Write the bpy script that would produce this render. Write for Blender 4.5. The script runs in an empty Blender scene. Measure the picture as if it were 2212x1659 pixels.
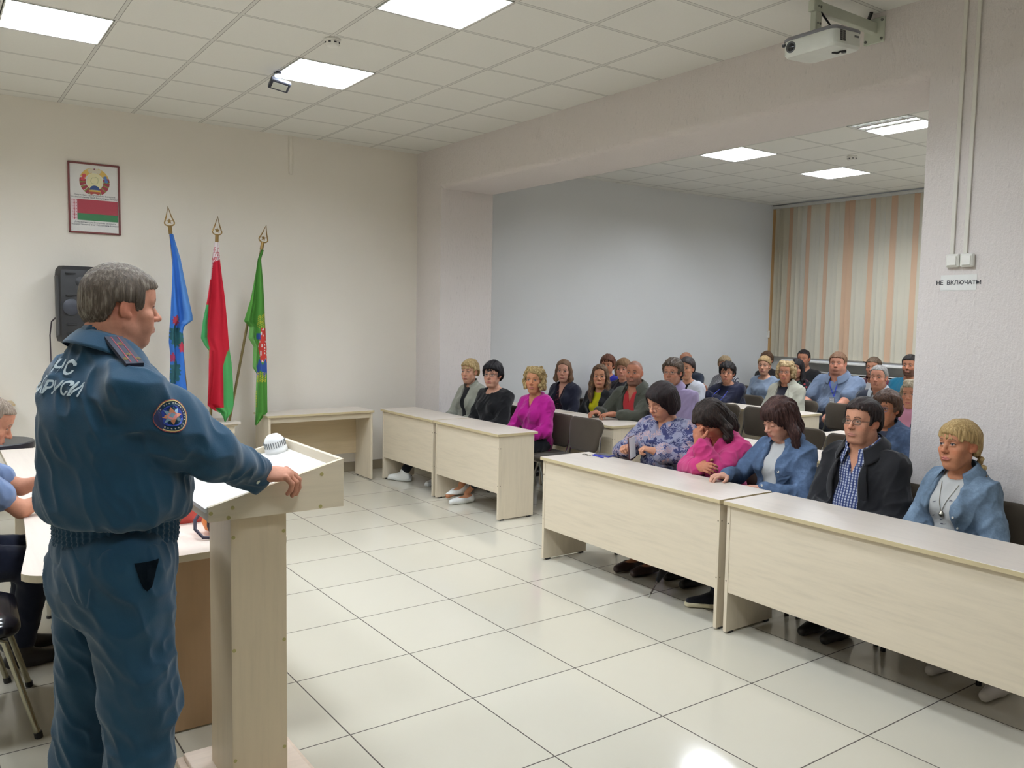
import bpy, math, random
import numpy as np
from mathutils import Vector, Matrix

# ------------------------------------------------------------------ camera
SC = bpy.context.scene
COL = SC.collection
CAM_H = 1.727
YAW, PITCH, ROLL = math.radians(35.458), math.radians(4.5836), math.radians(0.9711)
fw = Vector((math.sin(YAW)*math.cos(PITCH), math.cos(YAW)*math.cos(PITCH), -math.sin(PITCH)))
rt = Vector((math.cos(YAW), -math.sin(YAW), 0))
up = rt.cross(fw)
rr = rt*math.cos(ROLL) + up*math.sin(ROLL)
uu = -rt*math.sin(ROLL) + up*math.cos(ROLL)
cam_d = bpy.data.cameras.new('camera')
cam = bpy.data.objects.new('camera', cam_d)
COL.objects.link(cam)
cam.matrix_world = Matrix(((rr.x, uu.x, -fw.x, 0), (rr.y, uu.y, -fw.y, 0), (rr.z, uu.z, -fw.z, CAM_H), (0, 0, 0, 1)))
cam_d.sensor_fit = 'HORIZONTAL'
cam_d.sensor_width = 36.0
cam_d.lens = 1799.26/2212*36.0
cam_d.clip_start = 0.05
SC.camera = cam

# ------------------------------------------------------------------ world, exposure
SC.view_settings.view_transform = 'Standard'
SC.view_settings.look = 'None'
SC.view_settings.gamma = 1.0
SC.view_settings.use_curve_mapping = False
SC.view_settings.exposure = 0.12
LAMP_POWER = 128.0            # emission strength of the fluorescent tubes
w = bpy.data.worlds.new('world'); SC.world = w; w.use_nodes = True
bg = w.node_tree.nodes['Background']
bg.inputs[0].default_value = (0.62, 0.74, 1.0, 1)
bg.inputs[1].default_value = 0.65
try:
    SC.cycles.max_bounces = 7; SC.cycles.diffuse_bounces = 4; SC.cycles.glossy_bounces = 3
    SC.cycles.transparent_max_bounces = 8
    SC.cycles.sample_clamp_indirect = 6.0
    SC.cycles.caustics_reflective = False; SC.cycles.caustics_refractive = False
except Exception:
    pass

# ------------------------------------------------------------------ materials
def lin(c):
    out = []
    for v in c[:3]:
        v = v/255.0
        out.append(v/12.92 if v <= 0.04045 else ((v+0.055)/1.055)**2.4)
    return tuple(out)+(1.0,)

DYE = 0.64                 # cloth, skin and hair swatches were picked from lit pixels: scale them to reflectances
def dye(c): return tuple(v*DYE for v in lin(c)[:3])+(1.0,)

class NT:
    def __init__(s, name):
        s.m = bpy.data.materials.new(name); s.m.use_nodes = True
        s.t = s.m.node_tree; s.b = s.t.nodes['Principled BSDF']
        s.out = s.t.nodes['Material Output']
    def n(s, typ, **kw):
        nd = s.t.nodes.new(typ)
        for k, v in kw.items():
            if k.startswith('i_'):
                key = k[2:]
                key = int(key) if key.isdigit() else key.replace('_', ' ')
                nd.inputs[key].default_value = v
            else:
                setattr(nd, k, v)
        return nd
    def l(s, a, b): s.t.links.new(a, b)
    def math(s, op, a, b=None, c=None):
        nd = s.t.nodes.new('ShaderNodeMath'); nd.operation = op
        for i, v in enumerate((a, b, c)):
            if v is None: continue
            if isinstance(v, (int, float)): nd.inputs[i].default_value = v
            else: s.l(v, nd.inputs[i])
        return nd.outputs[0]
    def mix(s, fac, a, b):
        nd = s.t.nodes.new('ShaderNodeMix'); nd.data_type = 'RGBA'
        if isinstance(fac, (int, float)): nd.inputs[0].default_value = fac
        else: s.l(fac, nd.inputs[0])
        for i, v in ((6, a), (7, b)):
            if isinstance(v, tuple): nd.inputs[i].default_value = v
            else: s.l(v, nd.inputs[i])
        return nd.outputs[2]
    def coord(s, kind='Object'):
        return s.t.nodes.new('ShaderNodeTexCoord').outputs[kind]
    def geo(s): return s.t.nodes.new('ShaderNodeNewGeometry').outputs['Position']
    def noise(s, vec, scale, detail=4, rough=0.55, stretch=None):
        if stretch:
            mp = s.n('ShaderNodeMapping'); mp.inputs['Scale'].default_value = stretch
            s.l(vec, mp.inputs[0]); vec = mp.outputs[0]
        nd = s.n('ShaderNodeTexNoise'); nd.inputs['Scale'].default_value = scale
        nd.inputs['Detail'].default_value = detail; nd.inputs['Roughness'].default_value = rough
        s.l(vec, nd.inputs['Vector']); return nd.outputs[0]
    def ramp(s, fac, stops):
        r = s.n('ShaderNodeValToRGB'); e = r.color_ramp.elements
        while len(e) < len(stops): e.new(0.5)
        for el, (p, c) in zip(e, stops): el.position = p; el.color = c
        s.l(fac, r.inputs[0]); return r.outputs[0]
    def bump(s, h, strength=0.2, dist=0.01):
        b = s.n('ShaderNodeBump'); b.inputs['Strength'].default_value = strength
        b.inputs['Distance'].default_value = dist
        s.l(h, b.inputs['Height']); s.l(b.outputs[0], s.b.inputs['Normal'])
    def base(s, c):
        if isinstance(c, tuple): s.b.inputs['Base Color'].default_value = c
        else: s.l(c, s.b.inputs['Base Color'])
    def set(s, rough=None, metal=None, spec=None, **kw):
        if rough is not None: s.b.inputs['Roughness'].default_value = rough
        if metal is not None: s.b.inputs['Metallic'].default_value = metal
        if spec is not None: s.b.inputs['Specular IOR Level'].default_value = spec
        for k, v in kw.items(): s.b.inputs[k.replace('_', ' ')].default_value = v

_M = {}
def cached(fn):
    def g(*a):
        k = (fn.__name__,)+a
        if k not in _M: _M[k] = fn(*a)
        return _M[k]
    return g

@cached
def plain(rgb, rough=0.5, metal=0.0, spec=0.5):
    t = NT('paint'); c = lin(rgb)
    n = t.noise(t.coord(), 14, 3)
    t.base(t.mix(n, tuple(v*0.93 for v in c[:3])+(1,), tuple(min(1, v*1.05) for v in c[:3])+(1,)))
    t.set(rough, metal, spec); return t.m

@cached
def wood(rgb, axis='x', contrast=1.0, rough=0.42):
    t = NT('laminate'); c = lin(rgb)
    st = {'x': (1.2, 16, 16), 'y': (16, 1.2, 16), 'z': (16, 16, 1.2)}[axis]
    co = t.coord()
    a = t.noise(co, 3.2, 6, 0.62, st)
    b = t.noise(co, 1.1, 3, 0.5, tuple(v*0.6 for v in st))
    f = t.math('ADD', t.math('MULTIPLY', a, 0.65), t.math('MULTIPLY', b, 0.35))
    k = 0.075*contrast
    t.base(t.ramp(f, [(0.32, tuple(v*(1-k*1.3) for v in c[:3])+(1,)), (0.5, c), (0.68, tuple(min(1, v*(1+k*0.6)) for v in c[:3])+(1,))]))
    t.set(rough, 0, 0.4); t.bump(a, 0.06, 0.002); return t.m

@cached
def cloth(rgb, scale=260.0, rough=0.9, var=0.10):
    t = NT('cloth'); c = dye(rgb); co = t.coord()
    n = t.noise(co, 9, 4); f = t.noise(co, scale, 2)
    m = t.mix(n, tuple(v*(1-var) for v in c[:3])+(1,), tuple(min(1, v*(1+var)) for v in c[:3])+(1,))
    t.base(m); t.set(rough, 0, 0.2); t.b.inputs['Sheen Weight'].default_value = 0.15
    t.bump(t.math('ADD', t.math('MULTIPLY', f, 0.25), n), 0.25, 0.004); return t.m

@cached
def denim(rgb):
    t = NT('denim'); c = dye(rgb); co = t.coord()
    n = t.noise(co, 11, 6, 0.7); f = t.noise(co, 420, 2)
    m = t.ramp(n, [(0.3, tuple(v*0.62 for v in c[:3])+(1,)), (0.52, c), (0.72, tuple(min(1, v*1.55+0.02) for v in c[:3])+(1,))])
    t.base(m); t.set(0.88, 0, 0.2); t.bump(t.math('ADD', t.math('MULTIPLY', f, 0.3), n), 0.3, 0.005); return t.m

@cached
def print_cloth(kind, a, b, c):
    """printed fabrics: paisley, stripe, plaid, floral, dots"""
    t = NT('printed_cloth_'+kind); ca, cb, cc = dye(a), dye(b), dye(c); co = t.coord()
    if kind == 'paisley':
        wv = t.noise(co, 9, 3); pk = 1.0
        mp = t.n('ShaderNodeVectorMath'); mp.operation = 'MULTIPLY_ADD'
        nn = t.n('ShaderNodeTexNoise'); nn.inputs['Scale'].default_value = 12; t.l(co, nn.inputs['Vector'])
        t.l(nn.outputs['Color'], mp.inputs[0]); mp.inputs[1].default_value = (.09, .09, .09); t.l(co, mp.inputs[2])
        v = t.n('ShaderNodeTexVoronoi'); v.inputs['Scale'].default_value = 23; t.l(mp.outputs[0], v.inputs['Vector'])
        ring = t.math('SINE', t.math('MULTIPLY', v.outputs['Distance'], 26.0))
        base = t.ramp(v.outputs['Color'], [(0.0, ca), (0.42, ca), (0.5, cb), (0.75, cb), (0.82, cc)])
        base2 = t.mix(t.math('GREATER_THAN', ring, 0.35), base, cb)
        big = t.noise(co, 8.5, 2)
        m = t.mix(t.math('GREATER_THAN', big, 0.545), base2, t.mix(t.math('GREATER_THAN', ring, 0.1), cc, cb))
        m = t.mix(t.math('GREATER_THAN', t.noise(co, 18, 3), 0.585), m, ca)
    elif kind == 'floral':
        v = t.n('ShaderNodeTexVoronoi'); v.inputs['Scale'].default_value = 26; t.l(co, v.inputs['Vector'])
        fl = t.math('LESS_THAN', v.outputs['Distance'], 0.33)
        colr = t.ramp(v.outputs['Color'], [(0.0, cb), (0.45, cb), (0.5, cc), (1.0, cc)])
        m = t.mix(fl, ca, colr)
    elif kind == 'dots':
        v = t.n('ShaderNodeTexVoronoi'); v.inputs['Scale'].default_value = 42; t.l(co, v.inputs['Vector'])
        m = t.mix(t.math('LESS_THAN', v.outputs['Distance'], 0.25), ca, cb)
    else:
        sp = t.n('ShaderNodeSeparateXYZ'); t.l(co, sp.inputs[0])
        def band(o, f, th): return t.math('GREATER_THAN', t.math('SINE', t.math('MULTIPLY', o, f)), th)
        m = t.mix(band(sp.outputs[0], 330.0, 0.1), ca, cb)
        if kind == 'plaid':
            m = t.mix(t.math('MULTIPLY', band(sp.outputs[2], 420.0, 0.25), 0.75), m, cc)
    t.base(m); t.set(0.88, 0, 0.2); t.bump(t.noise(co, 12, 4), 0.25, 0.005); return t.m

@cached
def hair_mat(rgb, rgb2):
    t = NT('hair'); hk = 0.5+0.45*min(1, sum(rgb)/380.0); c, c2 = (tuple(v*hk for v in lin(q)[:3])+(1.0,) for q in (rgb, rgb2)); co = t.coord()
    n = t.noise(co, 85, 4, 0.65, (1.6, 1.6, 0.2)); b = t.noise(co, 9, 2)
    f = t.math('ADD', t.math('MULTIPLY', n, 0.7), t.math('MULTIPLY', b, 0.3))
    t.base(t.ramp(f, [(0.34, tuple(v*0.55 for v in c[:3])+(1,)), (0.5, c), (0.66, c2)]))
    t.set(0.58, 0, 0.22); t.bump(n, 0.8, 0.006); return t.m

@cached
def skin_mat():
    t = NT('skin')
    a = t.n('ShaderNodeAttribute'); a.attribute_name = 'Col'
    n = t.noise(t.coord(), 90, 3)
    m = t.n('ShaderNodeMix'); m.data_type = 'RGBA'; m.blend_type = 'MULTIPLY'; m.inputs[0].default_value = 0.35
    t.l(a.outputs['Color'], m.inputs[6]); t.l(t.ramp(n, [(0.3, (.78, .78, .78, 1)), (0.7, (1.12, 1.12, 1.12, 1))]), m.inputs[7])
    t.base(m.outputs[2]); t.set(0.62, 0, 0.25); t.bump(n, 0.12, 0.002)
    try:
        t.b.inputs['Subsurface Weight'].default_value = 0.0
    except Exception: pass
    return t.m

@cached
def attr_cloth():
    t = NT('dyed_cloth'); a = t.n('ShaderNodeAttribute'); a.attribute_name = 'Col'
    t.base(a.outputs['Color']); t.set(0.85, 0, 0.2)
    t.bump(t.noise(t.coord(), 300, 2), 0.1, 0.001); return t.m

@cached
def glow(rgb, s):
    t = NT('lamp_light'); t.base(lin(rgb))
    t.b.inputs['Emission Color'].default_value = lin(rgb); t.b.inputs['Emission Strength'].default_value = s
    return t.m

@cached
def glass_mat():
    t = NT('glass'); tr = t.n('ShaderNodeBsdfTransparent'); gl = t.n('ShaderNodeBsdfGlossy')
    gl.inputs['Roughness'].default_value = 0.03
    mx = t.n('ShaderNodeMixShader'); mx.inputs[0].default_value = 0.08
    t.l(tr.outputs[0], mx.inputs[1]); t.l(gl.outputs[0], mx.inputs[2]); t.l(mx.outputs[0], t.out.inputs[0]); return t.m

CHROME = lambda: plain((205, 205, 200), 0.18, 1.0, 0.5)
BLACKP = lambda: plain((22, 22, 24), 0.4)
BIRCH, BIRCH_TOP, BAND = (214, 201, 178), (212, 201, 188), (196, 180, 142)

# ------------------------------------------------------------------ mesh helpers
class G:
    """a pile of vertices and faces that becomes one mesh"""
    def __init__(s): s.v = []; s.f = []
    def add(s, v, f):
        o = len(s.v); s.v += [tuple(x) for x in v]; s.f += [tuple(i+o for i in q) for q in f]; return s
    def box(s, a, b, bev=0.0, M=None):
        a = np.minimum(a, b).astype(float) if True else a; bb = np.maximum(np.array(a), np.array(b, float)); b = bb
        c = (a+b)/2; h = (b-a)/2; bev = min(bev, h.min()*0.49)
        if bev <= 0:
            v = [(x, y, z) for x in (-1, 1) for y in (-1, 1) for z in (-1, 1)]
            v = np.array(v)*h+c
            f = [(0, 1, 3, 2), (4, 6, 7, 5), (0, 4, 5, 1), (2, 3, 7, 6), (0, 2, 6, 4), (1, 5, 7, 3)]
        else:
            v = []; idx = {}
            for x in (-1, 1):
                for y in (-1, 1):
                    for z in (-1, 1):
                        for ax in range(3):
                            p = np.array((x, y, z))*(h-bev); p[ax] = (x, y, z)[ax]*h[ax]
                            idx[(x, y, z, ax)] = len(v); v.append(p+c)
            f = []
            def q(l): f.append(tuple(l))
            for ax in range(3):
                o = [i for i in range(3) if i != ax]
                for sg in (-1, 1):
                    ring = []
                    for (u, w_) in ((-1, -1), (1, -1), (1, 1), (-1, 1)):
                        k = [0, 0, 0]; k[ax] = sg; k[o[0]] = u; k[o[1]] = w_
                        ring.append(idx[(*k, ax)])
                    q(ring if (sg > 0) == (ax != 1) else ring[::-1])
                for u in (-1, 1):
                    for w_ in (-1, 1):
                        k0 = [0, 0, 0]; k1 = [0, 0, 0]
                        k0[ax] = -1; k1[ax] = 1; k0[o[0]] = k1[o[0]] = u; k0[o[1]] = k1[o[1]] = w_
                        r = [idx[(*k0, o[0])], idx[(*k1, o[0])], idx[(*k1, o[1])], idx[(*k0, o[1])]]
                        nrm = np.cross(v[r[1]]-v[r[0]], v[r[2]]-v[r[1]])
                        out = np.zeros(3); out[o[0]] = u; out[o[1]] = w_
                        q(r if nrm@out > 0 else r[::-1])
            for x in (-1, 1):
                for y in (-1, 1):
                    for z in (-1, 1):
                        r = [idx[(x, y, z, i)] for i in range(3)]
                        q(r if x*y*z > 0 else r[::-1])
        if M is not None: v = [tuple(M @ Vector(p)) for p in v]
        return s.add(v, f)
    def cyl(s, p0, p1, r0, r1=None, n=16, cap=True):
        p0, p1 = Vector(p0), Vector(p1); r1 = r0 if r1 is None else r1
        d = (p1-p0).normalized(); a = d.orthogonal().normalized(); b = d.cross(a)
        v = []
        for p, r in ((p0, r0), (p1, r1)):
            for i in range(n):
                t = 2*math.pi*i/n; v.append(p+a*(r*math.cos(t))+b*(r*math.sin(t)))
        f = [(i, (i+1) % n, n+(i+1) % n, n+i) for i in range(n)]
        if cap: f += [tuple(range(n))[::-1], tuple(range(n, 2*n))]
        return s.add(v, f)
    def tube(s, pts, r, n=8, closed=False, cap=True):
        pts = [Vector(p) for p in pts]; m = len(pts); v = []
        rs = r if isinstance(r, (list, tuple)) else [r]*m
        nrm = None
        for i, p in enumerate(pts):
            if closed: d = pts[(i+1) % m]-pts[i-1]
            else: d = pts[min(i+1, m-1)]-pts[max(i-1, 0)]
            d.normalize()
            if nrm is None: nrm = d.orthogonal().normalized()
            else:
                nrm = nrm-d*nrm.dot(d)
                nrm = nrm.normalized() if nrm.length > 1e-6 else d.orthogonal().normalized()
            b = d.cross(nrm)
            for k in range(n):
                t = 2*math.pi*k/n; v.append(p+nrm*(rs[i]*math.cos(t))+b*(rs[i]*math.sin(t)))
        f = []
        for i in range(m if closed else m-1):
            j = (i+1) % m
            for k in range(n): f.append((i*n+k, i*n+(k+1) % n, j*n+(k+1) % n, j*n+k))
        if cap and not closed: f += [tuple(range(n))[::-1], tuple(range((m-1)*n, m*n))]
        return s.add(v, f)
    def lathe(s, prof, c=(0, 0, 0), n=24, M=None):
        v = []; m = len(prof)
        for (r, z) in prof:
            for k in range(n):
                t = 2*math.pi*k/n; p = Vector((r*math.cos(t)+c[0], r*math.sin(t)+c[1], z+c[2]))
                v.append(tuple(M @ p) if M is not None else p)
        f = [(i*n+k, i*n+(k+1) % n, (i+1)*n+(k+1) % n, (i+1)*n+k) for i in range(m-1) for k in range(n)]
        f += [tuple(range(n))[::-1], tuple(range((m-1)*n, m*n))]
        return s.add(v, f)
    def prism(s, poly, ax, lo, hi):
        """extrude a 2-D polygon along axis ax (remaining axes in xyz order)"""
        n = len(poly); v = []
        for h in (lo, hi):
            for (a, b) in poly:
                p = [a, b]; p.insert(ax, h); v.append(tuple(p))
        f = [(i, (i+1) % n, n+(i+1) % n, n+i) for i in range(n)]
        f += [tuple(range(n))[::-1], tuple(range(n, 2*n))]
        return s.add(v, f)
    def tris(s, pts, z=0.0): return s
    def mesh(s, name, smooth=None):
        me = bpy.data.meshes.new(name); me.from_pydata(s.v, [], s.f); me.validate()
        import bmesh
        b = bmesh.new(); b.from_mesh(me); bmesh.ops.recalc_face_normals(b, faces=b.faces); b.to_mesh(me); b.free()
        if smooth:
            me.polygons.foreach_set('use_smooth', [True]*len(me.polygons))
            me.set_sharp_from_angle(angle=math.radians(smooth))
        return me

def obj(name, g, m, parent=None, smooth=None, loc=None, rot=None):
    me = g.mesh(name, smooth) if isinstance(g, G) else g
    o = bpy.data.objects.new(name, me); COL.objects.link(o)
    if m is not None:
        for x in (m if isinstance(m, list) else [m]): me.materials.append(x)
    if parent is not None: o.parent = parent
    if loc is not None: o.location = loc
    if rot is not None: o.rotation_euler = rot
    return o
def tag(o, label, cat, group=None):
    o['label'] = label; o['category'] = cat
    if group: o['group'] = group
    return o
def thing(name, label, cat, loc=(0, 0, 0), rz=0.0, group=None):
    o = bpy.data.objects.new(name, None); COL.objects.link(o); o.empty_display_size = 0.1
    o.location = loc; o.rotation_euler = (0, 0, rz)
    return tag(o, label, cat, group)
def struct(name, g, m, smooth=None):
    o = obj(name, g, m, None, smooth); o['kind'] = 'structure'; return o
def dup(root, loc, rz=None, label=None, group=None):
    r = root.copy(); COL.objects.link(r); r.location = loc
    if rz is not None: r.rotation_euler = (0, 0, rz)
    if label: r['label'] = label
    if group: r['group'] = group
    for ch in list(root.children):
        c = ch.copy(); COL.objects.link(c); c.parent = r
        for g2 in list(ch.children):
            d = g2.copy(); COL.objects.link(d); d.parent = c
    return r
def text_obj(name, body, size, m, parent=None, M=None, align='CENTER', extrude=0.0006, squeeze=1.0, bold=0.0, shear=0.0):
    cu = bpy.data.curves.new(name, 'FONT'); cu.body = body; cu.size = size; cu.align_x = align; cu.align_y = 'CENTER'
    cu.extrude = extrude; cu.offset = bold; cu.shear = shear; cu.space_character = squeeze
    cu.resolution_u = 3
    o = bpy.data.objects.new(name, cu); COL.objects.link(o)
    dg = bpy.context.evaluated_depsgraph_get(); me = bpy.data.meshes.new_from_object(o.evaluated_get(dg))
    bpy.data.objects.remove(o)
    me.materials.clear(); me.materials.append(m)
    o = bpy.data.objects.new(name, me); COL.objects.link(o)
    if parent is not None: o.parent = parent
    if M is not None: o.matrix_basis = M
    return o
def flat_poly(pts): return pts
def set_col(me, cols):
    at = me.color_attributes.new('Col', 'FLOAT_COLOR', 'POINT')
    c = np.ones((len(me.vertices), 4), np.float32); c[:, :3] = cols
    at.data.foreach_set('color', c.ravel())
def lc(rgb): return np.array(lin(rgb)[:3])
# ------------------------------------------------------------------ room shell
XL, XD, XD2, XW = -3.0, 4.655, 5.33, 11.14        # left wall, divider front/back, window wall
YB, YF, YR = -3.6, 8.45, -0.4                     # wall behind the camera, flag wall, hidden end of the rear room
ZC = 3.543
GX, GY = 2.869, 4.058                             # ceiling grid phase
T = 0.6

def plaster(name, rgb, kind):
    t = NT(name); p = t.geo(); c = lin(rgb)
    big = t.noise(p, 0.7, 2)
    m = t.mix(big, tuple(v*0.95 for v in c[:3])+(1,), tuple(min(1, v*1.04) for v in c[:3])+(1,))
    if kind == 'paper':      # relief wallpaper: short vertical worms
        a = t.noise(p, 55, 4, 0.6, (1, 1, 0.3)); b = t.noise(p, 120, 3)
        h = t.math('ADD', t.math('MULTIPLY', a, 1.0), t.math('MULTIPLY', b, 0.35))
        m = t.mix(t.math('GREATER_THAN', a, 0.64), m, tuple(v*0.92 for v in c[:3])+(1,))
        t.bump(h, 0.55, 0.012)
    else:
        t.bump(t.noise(p, 55, 4), 0.12, 0.004)
    t.base(m); t.set(0.85, 0, 0.2); return t.m

def tile_floor():
    t = NT('porcelain_tile'); p = t.geo(); sp = t.n('ShaderNodeSeparateXYZ'); t.l(p, sp.inputs[0])
    def dist(o, ph):
        u = t.math('FRACT', t.math('MULTIPLY', t.math('SUBTRACT', o, ph-60*T), 1/T))
        return t.math('MINIMUM', u, t.math('SUBTRACT', 1.0, u))
    d = t.math('MINIMUM', dist(sp.outputs[0], 1.3944), dist(sp.outputs[1], 3.6655))
    gr = t.math('LESS_THAN', d, 0.0030/T)
    ix = t.math('FLOOR', t.math('MULTIPLY', t.math('SUBTRACT', sp.outputs[0], 1.3944), 1/T))
    iy = t.math('FLOOR', t.math('MULTIPLY', t.math('SUBTRACT', sp.outputs[1], 3.6655), 1/T))
    cx = t.n('ShaderNodeCombineXYZ'); t.l(ix, cx.inputs[0]); t.l(iy, cx.inputs[1])
    wn = t.n('ShaderNodeTexWhiteNoise'); t.l(cx.outputs[0], wn.inputs[0])
    sp2 = t.noise(p, 260, 2); cl = t.noise(p, 2.2, 3)
    a, b = lin((200, 194, 176)), lin((210, 204, 187))
    base = t.mix(t.math('ADD', t.math('MULTIPLY', wn.outputs[0], 0.5), t.math('MULTIPLY', t.math('ADD', sp2, cl), 0.25)), a, b)
    t.base(t.mix(gr, base, lin((72, 64, 56))))
    r = t.n('ShaderNodeMix'); t.l(gr, r.inputs[0]); r.inputs[2].default_value = 0.11; r.inputs[3].default_value = 0.8
    t.l(r.outputs[0], t.b.inputs['Roughness']); t.set(spec=0.5)
    return t.m

def ceiling_mat():
    t = NT('ceiling_tile'); p = t.geo(); sp = t.n('ShaderNodeSeparateXYZ'); t.l(p, sp.inputs[0])
    def dist(o, ph):
        u = t.math('FRACT', t.math('MULTIPLY', t.math('SUBTRACT', o, ph-60*T), 1/T))
        return t.math('MINIMUM', u, t.math('SUBTRACT', 1.0, u))
    dx, dy = dist(sp.outputs[0], GX), dist(sp.outputs[1], GY)
    d = t.math('MINIMUM', dx, dy)
    bar = t.math('LESS_THAN', d, 0.011/T)
    gap = t.math('MULTIPLY', t.math('LESS_THAN', d, 0.0145/T), t.math('GREATER_THAN', d, 0.011/T))
    n = t.noise(p, 70, 5, 0.7); c = lin((232, 230, 222))
    tile = t.mix(n, tuple(v*0.93 for v in c[:3])+(1,), c)
    m = t.mix(bar, tile, lin((214, 212, 204)))
    t.base(t.mix(t.math('MULTIPLY', gap, 0.75), m, lin((96, 92, 86))))
    t.set(0.9, 0, 0.2); t.bump(t.math('SUBTRACT', t.math('MULTIPLY', n, 0.4), bar), 0.25, 0.006); return t.m

CREAM = plaster('cream_plaster', (233, 226, 214), 'plain')
GREYW = plaster('grey_plaster', (216, 216, 214), 'plain')
PAPER = plaster('relief_wallpaper', (221, 213, 208), 'paper')
struct('floor', G().box((XL-.2, YB-.2, -0.1), (XW+.3, YF+.2, 0)), tile_floor())
LAMPS_FRONT = [(x, y) for x in (-1.331, 0.469, 2.269) for y in (2.258, 4.058, 5.858) if (x, y) != (-1.331, 2.258)]+[(0.469, 0.458)]  # leftmost pair and the one nearest the camera are added, unseen, as fill
LAMPS_BACK = [(7.069, 5.858), (8.869, 5.858), (7.069, 4.058), (8.869, 4.058), (7.069, 2.258), (8.869, 2.258)]
LAMPS = LAMPS_FRONT+LAMPS_BACK
g = G()
def cuts(lo, hi, ph):
    k = math.floor((lo-ph)/T)+1; out = [lo]
    while ph+k*T < hi-1e-4: out.append(ph+k*T); k += 1
    return out+[hi]
for (x0, x1, y0, y1) in ((XL, XD, YB, YF), (XD2, XW, YR, YF)):
    xs, ys = cuts(x0, x1, GX), cuts(y0, y1, GY)
    for a, b in zip(xs, xs[1:]):
        for c, d in zip(ys, ys[1:]):
            if any(abs(a-lx) < .02 and abs(c-ly) < .02 for lx, ly in LAMPS): continue
            g.add([(a, c, ZC), (b, c, ZC), (b, d, ZC), (a, d, ZC)], [(0, 3, 2, 1)])
struct('ceiling', g, ceiling_mat())
struct('ceiling_slab', G().box((XL-.2, YB-.2, ZC+0.16), (XW+.3, YF+.2, ZC+0.3)), plain((120, 118, 112), 0.9))
struct('wall_front', G().box((XL-.2, YF, 0), (XD+0.1, YF+.2, ZC+.16)), CREAM)
struct('wall_front_rear_room', G().box((XD+0.1, YF, 0), (XW+.3, YF+.2, ZC+.16)), GREYW)
struct('wall_left', G().box((XL-.2, YB, 0), (XL, YF, ZC+.16)), CREAM)
struct('wall_behind', G().box((XL-.2, YB-.2, 0), (XD+.7, YB, ZC+.16)), CREAM)
struct('wall_rear_room_end', G().box((XD2, YR-.2, 0), (XW+.3, YR, ZC+.16)), GREYW)
# divider: pier on the right, pilaster on the left and the deep beam between them
g = G()
g.box((XD, YB, 0), (XD2, 2.555, ZC+.16))
g.box((XD, 7.918, 0), (XD2, YF, ZC+.16))
r = 0.05
prof = [(XD, ZC+.16), (XD, 3.10+r)]+[(XD+r-r*math.cos(a), 3.10+r-r*math.sin(a)) for a in np.linspace(0.2, math.pi/2, 6)]+[(XD2, 3.10), (XD2, ZC+.16)]
g.prism(prof, 1, 2.555, 7.918)
struct('wall_divider', g, PAPER, 40)
# window wall with an opening
W0, W1, WZ0, WZ1 = 4.6, 8.05, 1.14, 3.36
g = G()
g.box((XW, YR, 0), (XW+.3, YF, WZ0)); g.box((XW, YR, WZ1), (XW+.3, YF, ZC+.16))
g.box((XW, W1, WZ0), (XW+.3, YF, WZ1)); g.box((XW, YR, WZ0), (XW+.3, W0, WZ1))
struct('wall_window', g, GREYW)
wf = G(); 
for y in (W0, (W0*2+W1)/3, (W0+2*W1)/3, W1-.06): wf.box((XW+.12, y, WZ0), (XW+.18, y+.06, WZ1), .006)
for z in (WZ0, WZ1-.06): wf.box((XW+.12, W0, z), (XW+.18, W1, z+.06), .006)
win = struct('window_1', wf, plain((232, 232, 230), 0.35))
obj('pane', G().box((XW+.148, W0, WZ0), (XW+.154, W1, WZ1)), glass_mat(), win)
struct('trim_1', G().box((10.90, 4.5, 1.118), (XW+.12, 8.12, 1.152), .006), plain((226, 224, 218), 0.4))
SKIRT = plain((150, 139, 118), 0.3)
struct('baseboard_front', G().box((XL, YF-.012, 0), (XD, YF, 0.105), .003), SKIRT)
struct('baseboard_pilaster', G().box((XD-.012, 7.918, 0), (XD, YF-.012, 0.105), .003), SKIRT)
struct('baseboard_rear_room', G().box((XD2, YF-.012, 0), (XW, YF, 0.105), .003), SKIRT)
struct('baseboard_pier', G().box((XD-.012, YB, 0), (XD, 2.55, 0.105), .003), SKIRT)
g = G(); g.box((3.155, YF-.016, 3.155), (3.19, YF, ZC), .003)
tag(obj('cable_trunking', g, plain((230, 223, 210), 0.6)), 'short vertical cable trunking high on the cream wall above the flags', 'cable cover')

# ------------------------------------------------------------------ recessed ceiling lights
TUBE = glow((234, 243, 255), LAMP_POWER); OFFT = plain((190, 188, 178), 0.4)
HOUS = plain((236, 236, 230), 0.35); LOUV = plain((225, 225, 222), 0.25, 0.55)
TUBE2 = glow((238, 245, 255), LAMP_POWER*1.4)
def lamp_proto(lit, TUBE=TUBE):
    t = thing('ceiling_light', '', 'ceiling light')
    g = G(); o = 0.006
    g.box((o, o, 0.075), (T-o, T-o, 0.083))
    for a, b in (((o, o, -.004), (o+.008, T-o, .1)), ((T-o-.008, o, -.004), (T-o, T-o, .1)), ((o, o, -.004), (T-o, o+.008, .1)), ((o, T-o-.008, -.004), (T-o, T-o, .1))): g.box(a, b)
    obj('housing', g, HOUS, t)
    for k in range(4):
        x = 0.095+k*0.137
        obj('tube', G().cyl((x, .025, .036), (x, T-.025, .036), .016, n=10), TUBE if lit[k] else OFFT, t)
    g = G()
    for k in range(3):
        x = 0.1635+k*0.137
        g.prism([(x-.010, .012), (x, -.002), (x+.010, .012), (x, .03)], 1, .015, T-.015)
    for k in range(7):
        y = 0.0375+0.075*(k+1)-.0375
        g.box((.015, y+.0365, 0.0), (T-.015, y+.0385, .014))
    obj('louvre', g, LOUV, t)
    return t
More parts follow.
